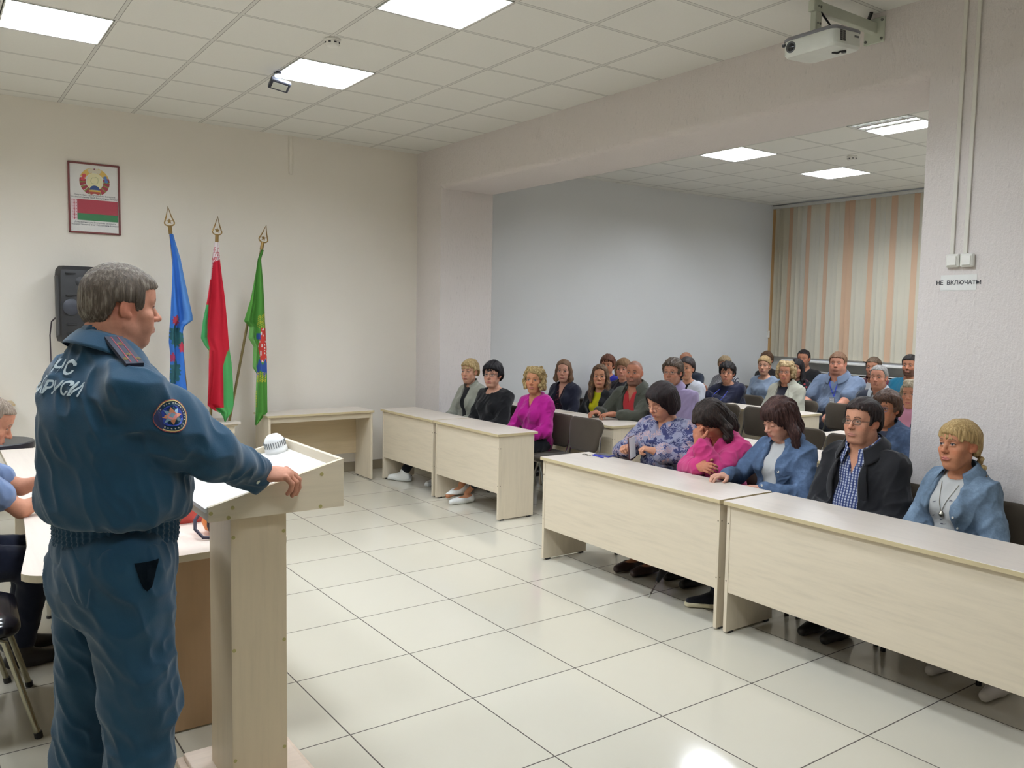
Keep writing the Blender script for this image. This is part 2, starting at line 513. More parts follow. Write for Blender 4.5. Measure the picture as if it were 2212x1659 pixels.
lp = lamp_proto((1, 1, 1, 1)); lb = lamp_proto((1, 1, 1, 1), TUBE2); lh = lamp_proto((0, 0, 1, 1), TUBE2)
FL = {(0.469, 5.858): 'bright square ceiling light at the far left, above the framed emblem poster',
      (2.269, 5.858): 'bright square ceiling light with a small dark spotlight clipped at its corner',
      (2.269, 4.058): 'bright square ceiling light cut by the top of the picture, nearest the smoke detector',
      (7.069, 5.858): 'lit louvred ceiling light in the rear room, just under the beam edge',
      (8.869, 5.858): 'lit louvred ceiling light in the rear room, nearest the window blinds',
      (7.069, 4.058): 'half lit louvred ceiling light in the rear room beside the pier, two tubes dark'}
used = set()
for (x, y) in LAMPS:
    src = lh if (x, y) == (7.069, 4.058) else (lp if x < XD else lb)
    lab = FL.get((x, y), 'assumed square louvred ceiling light outside the picture')
    grp = 'ceiling lights in the front hall' if x < XD else 'ceiling lights in the rear room'
    if (x, y) not in FL: grp = 'ceiling lights out of view'
    if id(src) in used: dup(src, (x, y, ZC), label=lab, group=grp)
    else:
        used.add(id(src)); src.location = (x, y, ZC); src['label'] = lab; src['group'] = grp

# ------------------------------------------------------------------ blinds
def peach(rgb):
    t = NT('blind_fabric'); c = lin(rgb); p = t.coord()
    t.base(t.mix(t.noise(p, 5, 3, .6, (1, 1, .1)), tuple(v*.94 for v in c[:3])+(1,), c)); t.set(0.8, 0, 0.2)
    tr = t.n('ShaderNodeBsdfTranslucent'); tr.inputs[0].default_value = c
    mx = t.n('ShaderNodeMixShader'); mx.inputs[0].default_value = 0.35
    t.l(t.b.outputs[0], mx.inputs[1]); t.l(tr.outputs[0], mx.inputs[2]); t.l(mx.outputs[0], t.out.inputs[0]); return t.m
bl = thing('vertical_blind', 'cream and peach vertical slat blind covering the rear window', 'blind', (11.0, 0, 0))
obj('headrail', G().box((-.03, 4.5, 3.482), (.03, 8.445, 3.525), .004), plain((206, 205, 200), 0.4), bl)
S_CR, S_PE, S_OR = peach((218, 210, 188)), peach((220, 186, 154)), peach((226, 186, 132))
slm = {}
def slat_mesh(m):
    if m.name not in slm:
        g = G(); n = 6; w2 = .0445; v = []; f = []
        for z in (1.188, 3.484):
            for i in range(n+1):
                u = i/n*2-1
                v.append((.006*(1-u*u), u*w2, z-(0.006*(1-u*u) if z < 2 else 0)))
        for i in range(n): f.append((i, i+1, n+2+i, n+1+i))
        g.add(v, f); me = g.mesh('slat', 80); me.materials.append(m); slm[m.name] = me
    return slm[m.name]
rnd = random.Random(5)
PEACH = {1: S_OR, 5: S_PE, 9: S_PE, 13: S_PE, 17: S_PE, 18: S_PE, 22: S_PE, 26: S_PE, 30: S_PE, 34: S_PE, 38: S_PE, 42: S_PE}
GAPS = {7: 40, 8: -8, 16: 34, 25: 30, 12: 20, 15: 16, 33: 20}
for k in range(1, 48):
    y = 8.42-(k-1)*0.0795
    if y < 4.6: break
    me = slat_mesh(PEACH.get(k, S_CR))
    o = obj('slat', me, None, bl, loc=(rnd.uniform(-.004, .004)+(.006 if k % 2 else -.006), y, 0), rot=(0, 0, math.radians(GAPS.get(k, rnd.uniform(8, 16)))))
# radiator under the sill
rd = thing('radiator', 'white panel radiator with dark slots under the window sill', 'radiator', (11.02, 0, 0))
obj('panel', G().box((-.05, 5.0, .35), (.02, 7.5, .9), .01), plain((220, 219, 214), 0.4), rd)
g = G()
for k in range(3): g.box((-.06, 5.0, .91+k*.032), (.06, 7.5, .922+k*.032))
g.box((-.06, 5.0, .35), (.06, 5.02, 1.0)); g.box((-.06, 7.48, .35), (.06, 7.5, 1.0))
obj('grille', g, plain((205, 204, 198), 0.4), rd)
obj('core', G().box((.02, 5.02, .35), (.1195, 7.48, .98)), plain((38, 38, 40), 0.6), rd)
tag(obj('wall_outlet', G().box((10.965, YF-.02, 1.47), (11.02, YF, 1.58), .004), plain((225, 222, 214), 0.4)), 'small white wall box beside the left edge of the blind', 'outlet')

# ------------------------------------------------------------------ pier fittings
SWM = plain((228, 226, 217), 0.35)
for y, lab in ((2.362, 'white surface light switch, left one of the pair on the pier'), (2.285, 'white surface light switch, right one of the pair on the pier')):
    s_ = obj('light_switch', G().box((XD-.028, y-.036, 2.04), (XD, y+.036, 2.113), .008), SWM)
    tag(s_, lab, 'light switch', 'light switches on the pier')
    obj('rocker', G().box((XD-.034, y-.024, 2.05), (XD-.026, y+.024, 2.10), .004), plain((236, 234, 226), 0.3), s_)
for y, lab in ((2.374, 'white cable conduit rising from the left light switch to the ceiling'), (2.302, 'white cable conduit rising from the right light switch to the ceiling')):
    tag(obj('cable_conduit', G().box((XD-.012, y-.011, 2.113), (XD, y+.011, ZC), .002), plain((220, 216, 205), 0.45)), lab, 'cable conduit', 'cable conduits on the pier')
sg = obj('paper_sign', G().box((XD-.002, 2.235, 1.915), (XD, 2.43, 2.0)), plain((226, 225, 220), 0.6))
tag(sg, 'small white paper notice reading НЕ ВКЛЮЧАТЬ! taped under the switches', 'sign')
def face_M(o, xdir, ydir):
    x, y = Vector(xdir).normalized(), Vector(ydir).normalized(); z = x.cross(y)
    return Matrix(((x.x, y.x, z.x, o[0]), (x.y, y.y, z.y, o[1]), (x.z, y.z, z.z, o[2]), (0, 0, 0, 1)))
text_obj('lettering', 'НЕ  ВКЛЮЧАТЬ!', 0.031, plain((58, 58, 62), 0.7), sg, face_M((XD-.0026, 2.333, 1.957), (0, -1, 0), (0, 0, 1)), bold=0.0004)

# ------------------------------------------------------------------ smoke detectors, spotlight
SMK = plain((232, 230, 222), 0.4)
def detector(loc, lab):
    t = thing('smoke_detector', lab, 'smoke detector', loc, group='smoke detectors on the ceilings')
    g = G(); g.lathe([(.052, 0), (.055, -.012), (.05, -.016), (.05, -.02)], n=24); g.lathe([(.05, -.02), (.048, -.036), (.036, -.048), (.001, -.05)], n=24)
    obj('body', g, SMK, t, 40)
    for k in range(8):
        a = k*math.pi/4
        M = Matrix.Rotation(a, 4, 'Z')
        obj('slot', G().box((.044, -.008, -.034), (.0505, .008, -.026), M=M), plain((40, 40, 44), 0.6), t)
detector((2.293, 5.335, ZC), 'round white smoke detector on the front ceiling behind the brightest light')
detector((8.365, 5.42, ZC), 'small white smoke detector on the rear room ceiling')
sp_ = thing('spotlight', 'small dark floodlight on a bracket at the corner of a ceiling light', 'spotlight', (2.275, 6.30, ZC))
g = G(); g.box((-.02, -.02, -.01), (.02, .02, 0), .002); g.box((-.035, -.004, -.085), (-.031, .004, -.008)); g.box((.031, -.004, -.085), (.035, .004, -.008)); g.box((-.035, -.004, -.012), (.035, .004, -.008))
obj('bracket', g, plain((52, 54, 64), 0.5), sp_)
M = Matrix.Translation((0, -.02, -.10)) @ Matrix.Rotation(math.radians(-28), 4, 'X') @ Matrix.Rotation(math.radians(10), 4, 'Y')
obj('lamp_body', G().box((-.075, -.05, -.018), (.075, .05, .018), .006, M), plain((50, 52, 62), 0.5), sp_)
obj('lens', G().box((-.055, -.03, -.021), (.055, .03, -.017), .001, M), plain((205, 206, 196), 0.25), sp_)

# ------------------------------------------------------------------ projector
PW = plain((222, 224, 216), 0.4)
pj_ = thing('projector', 'white ceiling projector hanging from the beam bracket', 'projector', (4.1, 2.87, 3.245), math.radians(0))
M = Matrix.Rotation(math.radians(-4), 4, 'Y')
body = []
g = G()
hx, hy = .125, .165
outl = []
for (cx, cy, a0) in ((hx-.04, hy-.04, 0), (-hx+.03, hy-.04, 90), (-hx+.03, -hy+.04, 180), (hx-.04, -hy+.04, 270)):
    for a in np.linspace(a0, a0+90, 6): outl.append((cx+.04*math.cos(math.radians(a)), cy+.04*math.sin(math.radians(a))))
lay = [(.93, -.05), (1.0, -.035), (1.0, .03), (.985, .038)]
v = []; n = len(outl)
for s_, z in lay: v += [tuple(M @ Vector((x*s_, y*s_, z))) for x, y in outl]
f = [(i*n+k, i*n+(k+1) % n, (i+1)*n+(k+1) % n, (i+1)*n+k) for i in range(len(lay)-1) for k in range(n)]+[tuple(range(n))[::-1], tuple(range((len(lay)-1)*n, len(lay)*n))]
g.add(v, f); obj('case', g, PW, pj_, 35)
g = G(); v = []
for s_, z in [(1.01, .036), (1.01, .046), (.96, .056)]: v += [tuple(M @ Vector((x*s_, y*s_, z))) for x, y in outl]
g.add(v, [(i*n+k, i*n+(k+1) % n, (i+1)*n+(k+1) % n, (i+1)*n+k) for i in range(2) for k in range(n)]+[tuple(range(n))[::-1], tuple(range(2*n, 3*n))])
obj('top_cover', g, plain((128, 128, 134), 0.45), pj_, 35)
LX = -hx+.001
g = G(); g.cyl(M @ Vector((LX-.012, .105, 0)), M @ Vector((LX+.02, .105, 0)), .031, .029, 24); obj('lens_ring', g, plain((60, 62, 62), 0.3), pj_, 40)
g = G(); g.lathe([(.022, 0), (.012, .006), (.001, .008)], n=20, M=Matrix.Translation(M @ Vector((LX-.0125, .105, 0))) @ Matrix.Rotation(-math.pi/2, 4, 'Y')); obj('lens', g, plain((12, 14, 18), 0.06), pj_, 40)
obj('sensor_window', G().box((LX-.012, .142, .012), (LX+.01, .162, .026), .001, M), plain((20, 20, 22), 0.3), pj_)
g = G()
for c_ in range(3):
    for r_ in range(11): g.box((LX-.004, -.06-c_*.026, -.022+r_*.005), (LX+.01, -.04-c_*.026, -.0195+r_*.005), 0, M)
for c_ in range(2):
    for r_ in range(11): g.box((-.085+c_*.026, -hy-.003, -.022+r_*.005), (-.065+c_*.026, -hy+.01, -.0195+r_*.005), 0, M)
obj('vent_grille', g, plain((52, 52, 50), 0.6), pj_)
obj('badge', G().box((.045, -hy-.002, .008), (.085, -hy+.01, .018), 0, M), plain((110, 112, 112), 0.5), pj_)
g = G(); g.tube([M @ Vector(p) for p in ((.0, -.06, -.051), (.01, -.085, -.06), (.02, -.10, -.052), (.03, -.115, -.05))], .006, 8); g.cyl(M @ Vector((.03, -.112, -.062)), M @ Vector((.03, -.112, -.046)), .013, n=14)
obj('lens_cap', g, BLACKP(), pj_, 40)
br = thing('projector_bracket', 'pale grey metal wall bracket arm holding the projector off the beam', 'bracket', (XD, 2.905, 3.455))
BRM = plain((196, 200, 184), 0.45)
obj('wall_plate', G().box((-.012, -.065, -.085), (0, .065, .06), .003), BRM, br)
obj('arm', G().box((-.62, -.02, -.03), (-.01, .02, .03), .003), BRM, br)
obj('drop_post', G().box((-.60, -.018, -.15), (-.545, .018, .035), .003), BRM, br)
g = G()
for (y, z) in ((-.05, .04), (-.05, -.065), (.05, .04), (.05, -.065)): g.cyl((-.018, y, z), (-.01, y, z), .008, n=10)
for x in (-.58, -.56): g.cyl((x, -.024, .0), (x, -.018, 0), .006, n=8); g.cyl((x, -.022, -.09), (x, -.016, -.09), .006, n=8)
obj('bolt', g, plain((120, 122, 116), 0.35, 0.8), br)
tag(obj('projector_cable', G().tube([(4.6, 2.90, ZC-.005), (4.63, 2.94, 3.50), (4.635, 2.95, 3.47)], .011, 10), BLACKP(), None, 40), 'short thick black cable from the ceiling to the projector bracket', 'cable')
tag(obj('power_lead', G().tube([(4.16, 2.88, 3.30), (4.19, 2.87, 3.35), (4.14, 2.885, 3.40), (4.10, 2.89, 3.43)], .006, 8), BLACKP(), None, 40), 'thin black lead looping between the projector and its bracket', 'cable')
# ------------------------------------------------------------------ audience desks
WX, WY, WZ = wood(BIRCH, 'x'), wood(BIRCH, 'y'), wood(BIRCH, 'z')
WTY, WTX = wood(BIRCH_TOP, 'y', 0.7, 0.35), wood(BIRCH_TOP, 'x', 0.7, 0.35)
BANDM = plain(BAND, 0.4); CAPM = plain((92, 80, 62), 0.5)
def desk(label, x0, ya, yb, depth=0.43, h=0.745, group='audience desks', z_panel=0.235):
    L = yb-ya
    t = thing('desk', label, 'desk', (x0, ya, 0), group=group)
    tp = obj('tabletop', G().box((-.018, .001, h-.022), (depth, L-.001, h), .0015), WTY, t)
    g = G(); g.box((-.0195, .001, h-.021), (-.018, L-.001, h-.001)); g.box((-.018, -.0003, h-.021), (depth, .001, h-.001)); g.box((-.018, L-.001, h-.021), (depth, L+.0003, h-.001))
    obj('edge_band', g, BANDM, tp)
    for y in (.012, L-.034):
        sd = obj('side_panel', G().box((0, y, .012), (depth-.03, y+.022, h-.022), .001), WZ, t)
        for x in (.03, depth-.09): obj('foot', G().box((x, y, 0), (x+.035, y+.022, .012)), BLACKP(), sd)
        yo = y if y < .1 else y+.022; dr = -1 if y < .1 else 1
        for z in (.30, .62): obj('screw_cap', G().cyl((.018, yo-dr*.001, z), (.018, yo+dr*.0012, z), .0042, n=10), CAPM, sd)
        for z in (.30, .62): obj('screw_cap', G().cyl((-.0012, y+.011, z), (.001, y+.011, z), .0042, n=10), CAPM, sd)
    obj('front_panel', G().box((.003, .034, z_panel), (.019, L-.034, h-.022), .001), WY, t)
    return t
desk('birch desk at the left of the front row, nearest the flag wall', 3.945, 6.805, 7.885, .40)
desk('birch desk at the left of the front row, before the woman in the magenta blouse', 3.945, 5.70, 6.78, .40)
desk('long birch desk of the right front row holding the keys and phone', 3.58, 3.01, 4.64)
desk('long birch desk cut by the right edge of the picture', 3.58, 1.335, 2.985)
desk('birch desk before the man in the red shirt and the woman in yellow', 5.17, 5.63, 6.70)
desk('birch desk before the woman in the navy blazer with a bob', 5.17, 6.72, 7.80)
desk('birch desk behind the woman in pink and the woman in the denim jacket', 5.22, 2.90, 4.53)
desk('birch desk in the third left row behind the man in lilac', 6.40, 5.60, 6.66)
desk('birch desk in the third left row by the long wall', 6.40, 6.68, 7.76)
desk('birch desk in the third right row, its pale edge seen between two chairs', 6.42, 2.80, 4.42)
desk('birch desk under the hands of the woman in navy with a lanyard', 7.52, 5.36, 6.50)
desk('birch desk in the fourth row by the long wall', 7.52, 6.52, 7.62)

# ------------------------------------------------------------------ chairs
BROWN = cloth((84, 74, 62), 320.0, 0.95, 0.07)
def rounded(w, h, r, n=5, taper=1.0):
    o = []
    for (cx, cy, a0, k) in ((w-r, h-r, 0, 1), (-w+r, h-r, 90, 1), (-w*taper+r, -h+r, 180, 1), (w*taper-r, -h+r, 270, 1)):
        for a in np.linspace(a0, a0+90, n): o.append((cx+r*math.cos(math.radians(a)), cy+r*math.sin(math.radians(a))))
    return o
def pad(outl, thick, M, puff=0.012, curve=0.0):
    """upholstered cushion from an outline"""
    g = G(); v = []; n = len(outl)
    lay = [(0.86, -thick/2-puff*.6), (0.97, -thick/2), (1.0, -thick*.2), (1.0, thick*.2), (0.97, thick/2), (0.84, thick/2+puff), (0.5, thick/2+puff*1.3)]
    for s_, z in lay:
        for x, y in outl: v.append(tuple(M @ Vector((x*s_, y*s_, z+curve*(x*s_)**2))))
    f = [(i*n+k, i*n+(k+1) % n, (i+1)*n+(k+1) % n, (i+1)*n+k) for i in range(len(lay)-1) for k in range(n)]
    f += [tuple(range(n))[::-1], tuple(range((len(lay)-1)*n, len(lay)*n))]
    return g.add(v, f)
def chair_proto(name, upm, frm, label):
    """local frame: sitter faces +y"""
    t = thing(name, label, 'chair', (0, 0, 0))
    obj('seat', pad(rounded(.235, .21, .06), .035, Matrix.Translation((0, .01, .448)), .012), upm, t, 50)
    Mb = Matrix.Translation((0, -.232, .655)) @ Matrix.Rotation(math.radians(90+10), 4, 'X') @ Matrix.Rotation(math.pi, 4, 'Y')
    Mb = Matrix.Translation((0, -.232, .66)) @ Matrix.Rotation(math.radians(98), 4, 'X')
    obj('backrest', pad(rounded(.232, .155, .07, 6, 0.86), .03, Mb, .01, 0.45), upm, t, 50)
    for s in (-1, 1):
        x = s*.245
        g = G(); g.tube([(x, .24, .012), (x, .21, .30), (x, .17, .425), (x, .10, .43), (x, -.14, .428), (x, -.19, .40), (x, -.24, .20), (x, -.28, .012)], .011, 8)
        lg = obj('leg_frame', g, frm, t, 40)
        obj('foot_cap', G().cyl((x, .241, 0), (x, .239, .03), .014, n=10), BLACKP(), lg); obj('foot_cap', G().cyl((x, -.282, 0), (x, -.279, .03), .014, n=10), BLACKP(), lg)
        obj('back_post', G().tube([(x*.93, -.14, .428), (x*.92, -.205, .44), (x*.9, -.235, .52), (x*.86, -.255, .66)], .010, 8), frm, t, 40)
    g = G()
    for y in (.17, -.13): g.cyl((-.245, y, .427), (.245, y, .427), .009, n=8)
    obj('crossbar', g, frm, t, 40)
    return t
proto_chair = chair_proto('office_chair', BROWN, CHROME(), '')
chair_used = [False]
FACE_W = math.radians(90)      # local +y turned to world -X (towards the lectern)
def place_chair(x, y, label, rz=FACE_W, group='brown upholstered audience chairs'):
    if not chair_used[0]:
        chair_used[0] = True; o = proto_chair; o.location = (x, y, 0); o.rotation_euler = (0, 0, rz); o['label'] = label; o['group'] = group; return o
    return dup(proto_chair, (x, y, 0), rz, label, group)
place_chair(4.74, 5.83, 'empty brown upholstered chair with chrome legs at the end of the left front row')
place_chair(6.02, 4.42, 'empty brown chair seen between the pink blazer and the denim jacket', math.radians(93))
place_chair(5.92, 3.89, 'empty brown chair seen behind the denim jacket, beside the man in the black jacket')
place_chair(7.04, 5.66, 'empty brown chair seen above the bent head of the woman in pink')
place_chair(7.06, 6.19, 'empty brown chair before the clasped hands of the woman with the lanyard')
place_chair(8.28, 5.50, 'empty brown chair just in front of the man in the blue-grey shirt', math.radians(88))

# ------------------------------------------------------------------ desk against the flag wall
t = thing('wall_desk', 'birch desk against the flag wall, open side towards the room', 'desk', (2.715, 7.88, 0))
L = 1.13
tp = obj('tabletop', G().box((0, -.015, .713), (L, .40, .735), .0015), WTX, t)
g = G(); g.box((0, -.0165, .714), (L, -.015, .734)); g.box((-.0012, -.015, .714), (0, .40, .734)); obj('edge_band', g, BANDM, tp)
for x in (.012, L-.034): obj('side_panel', G().box((x, 0, .01), (x+.022, .38, .713), .001), WZ, t)
obj('back_panel', G().box((.034, .36, .24), (L-.034, .376, .713), .001), wood((206, 186, 152), 'x'), t)
obj('rail', G().box((.034, .02, .655), (L-.034, .036, .713), .001), WX, t)
for x in (.014, L-.032):
    for y in (.03, .32): obj('foot', G().box((x, y, 0), (x+.018, y+.03, .012)), BLACKP(), t)

# ------------------------------------------------------------------ lectern
t = thing('lectern', 'pale birch lectern with a tilted white tray under the officer\'s hand', 'lectern', (0, 0, 0))
A0, A1, B0, B1 = .764, 1.246, 2.80, 3.38
def ztop(x): return 1.078+(x-A0)/(A1-A0)*.126
cap_m = plain((176, 164, 104), 0.45)
for y, nm in ((B0, 'side_panel'), (B1-.018, 'side_panel')):
    sd = obj(nm, G().prism([(A0, 1.028), (A1, 1.028), (A1, 1.204), (A0, 1.078)], 1, y, y+.018), wood((222, 208, 182), 'x', 0.8), t)
    if y == B0:
        for (x, z) in ((.772, 1.058), (.844, 1.069), (.83, 1.037), (1.162, 1.154), (1.157, 1.037)):
            obj('screw_cap', G().cyl((x, B0-.0012, z), (x, B0+.001, z), .0068, n=14), cap_m, sd)
obj('end_panel', G().box((A1-.018, B0+.018, 1.03), (A1, B1-.018, 1.204)), WY, t)
obj('front_board', G().box((A0, B0+.018, 1.03), (A0+.016, B1-.018, 1.062)), WY, t)
sl = .126/(A1-A0)
g = G()
for dz in (0,):
    v = [(A0-.004, B0+.001, ztop(A0)-.010), (A1-.018, B0+.018, ztop(A1-.018)-.032), (A1-.018, B1-.018, ztop(A1-.018)-.032), (A0-.004, B1-.001, ztop(A0)-.010)]
    v = [(A0-.006, B0+.018, ztop(A0)-.006), (A1-.018, B0+.018, ztop(A1)-.034), (A1-.018, B1-.018, ztop(A1)-.034), (A0-.006, B1-.018, ztop(A0)-.006)]
    g.add(v+[(x, y, z-.014) for x, y, z in v], [(0, 1, 2, 3), (7, 6, 5, 4), (0, 4, 5, 1), (1, 5, 6, 2), (2, 6, 7, 3), (3, 7, 4, 0)])
obj('tray', g, plain((246, 244, 238), 0.35), t)
col = obj('column', G().box((.847, 2.837, .045), (1.044, 3.093, 1.03), .001), wood((212, 194, 164), 'z', 0.9), t)
for (x, z) in ((.857, .956), (1.034, .956), (.856, .556), (1.034, .559), (.856, .158), (1.033, .159)):
    obj('screw_cap', G().cyl((x, 2.8358, z), (x, 2.838, z), .0065, n=14), cap_m, col)
obj('base_plate', G().box((.772, 2.715, .022), (1.135, 3.205, .045), .002), wood((226, 208, 190), 'x'), t)
obj('base_plate', G().box((.745, 2.69, 0), (1.162, 3.228, .022), .002), wood((214, 194, 174), 'x'), t)
dm = thing('smoke_alarm', 'white domed smoke alarm with side slots lying on the lectern tray', 'smoke alarm', (1.182, 3.315, 1.159), 0)
dm.rotation_euler = (0, -math.atan(sl), 0)
g = G(); g.lathe([(.043, 0), (.046, .004), (.046, .018), (.043, .022), (.043, .04), (.040, .052), (.033, .065), (.022, .075), (.001, .079)], n=32)
obj('dome', g, plain((244, 244, 242), 0.35), dm, 40)
g = G()
for k in range(28):
    M = Matrix.Rotation(k*2*math.pi/28, 4, 'Z'); g.box((.0415, -.0016, .026), (.0445, .0016, .05), 0, M)
obj('slot', g, plain((120, 122, 122), 0.6), dm)

# ------------------------------------------------------------------ presidium table
t = thing('presidium_table', 'pale conference table with rounded corners behind the lectern', 'table', (0, 0, 0))
def arc(cx, cy, r, a0, a1, n=7): return [(cx+r*math.cos(math.radians(a)), cy+r*math.sin(math.radians(a))) for a in np.linspace(a0, a1, n)]
outl = arc(1.19, 3.55, .11, 270, 360)+[(1.30, 6.70)]+[(.43, 6.70), (.425, 6.0), (.40, 5.2), (.382, 4.66), (.365, 4.34), (.335, 3.91), (.30, 3.66)]+arc(.385, 3.535, .11, 195, 262, 6)
tp = obj('tabletop', G().prism(outl, 2, .722, .75), wood((226, 213, 200), 'y', 0.6, 0.35), t)
n = len(outl); c0 = np.mean(outl, 0); o2 = [((x-c0[0])*1.002+c0[0], (y-c0[1])*1.0006+c0[1]) for x, y in outl]
obj('edge_band', G().prism(o2, 2, .7225, .7485), plain((196, 184, 158), 0.4), tp)
obj('end_panel', G().box((.41, 3.462, .008), (1.22, 3.482, .722), .001), wood((164, 134, 100), 'z', 0.8), t)  # same birch, its base colour darkened to carry the shade on this end
obj('modesty_panel', G().box((1.20, 3.482, .008), (1.22, 6.66, .722), .001), WZ, t)
obj('far_panel', G().box((.50, 6.62, .008), (1.20, 6.64, .722), .001), WZ, t)
for y in (4.72, 5.1):
    g = G(); g.tube([(.50, y-.02, .722), (.515, y-.02, .70), (.545, y+.10, .012)], .012, 8)
    lg = obj('leg', g, CHROME(), t, 40); obj('foot', G().cyl((.545, y+.10, 0), (.545, y+.10, .014), .016, n=10), BLACKP(), lg)
# red and orange things on the table
t = thing('red_bag', 'small red rounded case lying on the conference table behind the lectern', 'case', (.99, 4.02, .75))
g = G(); pr = rounded(.115, .08, .05, 6); v = []; n = len(pr)
for s_, z in ((.82, .0), (.96, .02), (1.0, .05), (1.0, .12), (.9, .16), (.6, .175)): v += [(x*s_, y*s_, z) for x, y in pr]
g.add(v, [(i*n+k, i*n+(k+1) % n, (i+1)*n+(k+1) % n, (i+1)*n+k) for i in range(5) for k in range(n)]+[tuple(range(n))[::-1], tuple(range(5*n, 6*n))])
obj('body', g, plain((176, 62, 54), 0.45), t, 50)
g = G(); g.tube([(-.04, 0, .172), (-.035, 0, .2), (.035, 0, .2), (.04, 0, .172)], .008, 8); obj('handle', g, plain((150, 48, 44), 0.45), t, 40)
t = thing('orange_respirator', 'orange rescue mask with a dark strap on the conference table', 'respirator', (1.055, 3.72, .75))
g = G(); g.lathe([(.03, .005), (.055, .02), (.068, .05), (.062, .09), (.04, .115), (.001, .122)], n=20); obj('shell', g, plain((226, 130, 58), 0.5), t, 50)
g = G(); g.tube([(-.045, -.045, .09), (-.052, -.06, .05), (-.04, -.07, .015)], .012, 8); obj('rib', g, plain((48, 34, 40), 0.5), t, 40)
g = G(); g.tube([(-.02, 0, .12), (-.07, -.02, .118), (-.11, -.05, .08), (-.115, -.07, .045), (-.09, -.10, .012), (-.02, -.12, .007), (.05, -.09, .008)], .0075, 8); obj('strap', g, plain((40, 32, 52), 0.55), t, 40)

# ------------------------------------------------------------------ left foreground chairs and tables
VIN = plain((26, 25, 32), 0.16); LEGM = plain((176, 172, 150), 0.25, 0.8)
def vinyl_chair(label, x, y, rz):
    t = thing('vinyl_chair', label, 'chair', (x, y, 0), rz, 'black vinyl chairs at the conference table')
    obj('seat', pad(rounded(.24, .235, .07), .05, Matrix.Translation((0, 0, .445)), .02), VIN, t, 50)
    Mb = Matrix.Translation((0, -.27, .70)) @ Matrix.Rotation(math.radians(97), 4, 'X')
    obj('backrest', pad(rounded(.235, .17, .08), .04, Mb, .015, .5), VIN, t, 50)
    for s in (-1, 1):
        g = G(); x_ = s*.225
        g.tube([(x_*1.22, .28, .012), (x_*1.0, .175, .40), (x_*.98, .13, .425), (x_*.98, -.17, .425), (x_, -.22, .38), (x_*1.15, -.30, .012)], .0125, 10)
        lg = obj('leg_frame', g, LEGM, t, 40)
        obj('foot_cap', G().cyl((x_*1.22, .282, 0), (x_*1.22, .278, .025), .016, n=10), BLACKP(), lg); obj('foot_cap', G().cyl((x_*1.15, -.302, 0), (x_*1.15, -.298, .025), .016, n=10), BLACKP(), lg)
        obj('back_post', G().tube([(x_*.95, -.17, .425), (x_*.95, -.255, .45), (x_*.93, -.295, .72)], .011, 8), LEGM, t, 40)
    return t
vinyl_chair('black vinyl chair with pale metal legs at the left edge, nearest the officer', .07, 4.02, math.radians(-92))
t = thing('round_table', 'round black-rimmed table at the left behind the conference table', 'table', (.41, 7.12, 0))
g = G(); g.lathe([(.262, .70), (.27, .71), (.27, .75), (.262, .758), (.001, .758)], n=40); obj('tabletop', g, plain((62, 62, 64), 0.4), t, 40)
obj('rim', G().lathe([(.271, .705), (.274, .72), (.274, .74), (.271, .752)], n=40), plain((24, 23, 34), 0.35), t, 40)
obj('pedestal', G().lathe([(.03, .02), (.03, .70)], n=16), BLACKP(), t, 40); obj('base', G().lathe([(.2, 0), (.2, .012), (.04, .03), (.001, .03)], n=28), BLACKP(), t, 40)
t = obj('wall_shelf', G().box((.0, 8.15, .905), (.645, 8.45, .925), .002), wood((196, 172, 132), 'x')); tag(t, 'narrow wooden shelf on the flag wall at the far left', 'shelf')

# ------------------------------------------------------------------ loudspeaker
t = thing('loudspeaker', 'black loudspeaker mounted on the cream wall behind the officer', 'loudspeaker', (1.135, 8.26, 1.77), math.radians(8))
pr = [(-.175, -.05), (-.15, -.13), (-.04, -.165), (.09, -.165), (.175, -.13), (.18, -.04), (.12, .12), (-.12, .12)]
g = G(); v = []; n = len(pr)
for s_, z in ((.72, -.335), (.95, -.315), (1, -.28), (1, .25), (.96, .30), (.80, .335)): v += [(x*s_, y*s_, z) for x, y in pr]
g.add(v, [(i*n+k, i*n+(k+1) % n, (i+1)*n+(k+1) % n, (i+1)*n+k) for i in range(5) for k in range(n)]+[tuple(range(n))[::-1], tuple(range(5*n, 6*n))])
obj('cabinet', g, plain((30, 30, 32), 0.5), t, 25)
g = G(); g.box((-.178, -.10, -.27), (-.15, -.045, .25), .01); obj('side_trim', g, plain((66, 66, 66), 0.5), t)
g = G(); g.lathe([(.10, 0), (.085, .01), (.03, .02), (.001, .014)], n=28, M=Matrix.Translation((-.075, -.160, -.02)) @ Matrix.Scale(.72, 4) @ Matrix.Rotation(math.pi/2, 4, 'X')); obj('woofer', g, plain((50, 52, 60), 0.5), t, 40)
g = G(); g.lathe([(.045, 0), (.03, .012), (.001, .016)], n=22, M=Matrix.Translation((.0, -.166, .20)) @ Matrix.Rotation(math.pi/2, 4, 'X')); obj('tweeter', g, plain((32, 33, 36), 0.5), t, 40)
for z in (.27, .08, -.17, -.25): obj('port', G().box((-.12, -.168, z-.006), (-.04, -.15, z+.006), .002), plain((14, 14, 15), 0.6), t)
obj('wall_mount', G().box((-.04, .11, -.05), (.04, .19, .05), .004), BLACKP(), t)
tag(obj('speaker_cable', G().tube([(.985, 8.30, 1.66), (.955, 8.36, 1.62), (.945, 8.40, 1.5), (.95, 8.43, 1.38), (.952, 8.44, 1.2)], .006, 8), plain((66, 54, 60), 0.5), None, 40), 'thin dark cable hanging from the loudspeaker', 'cable')

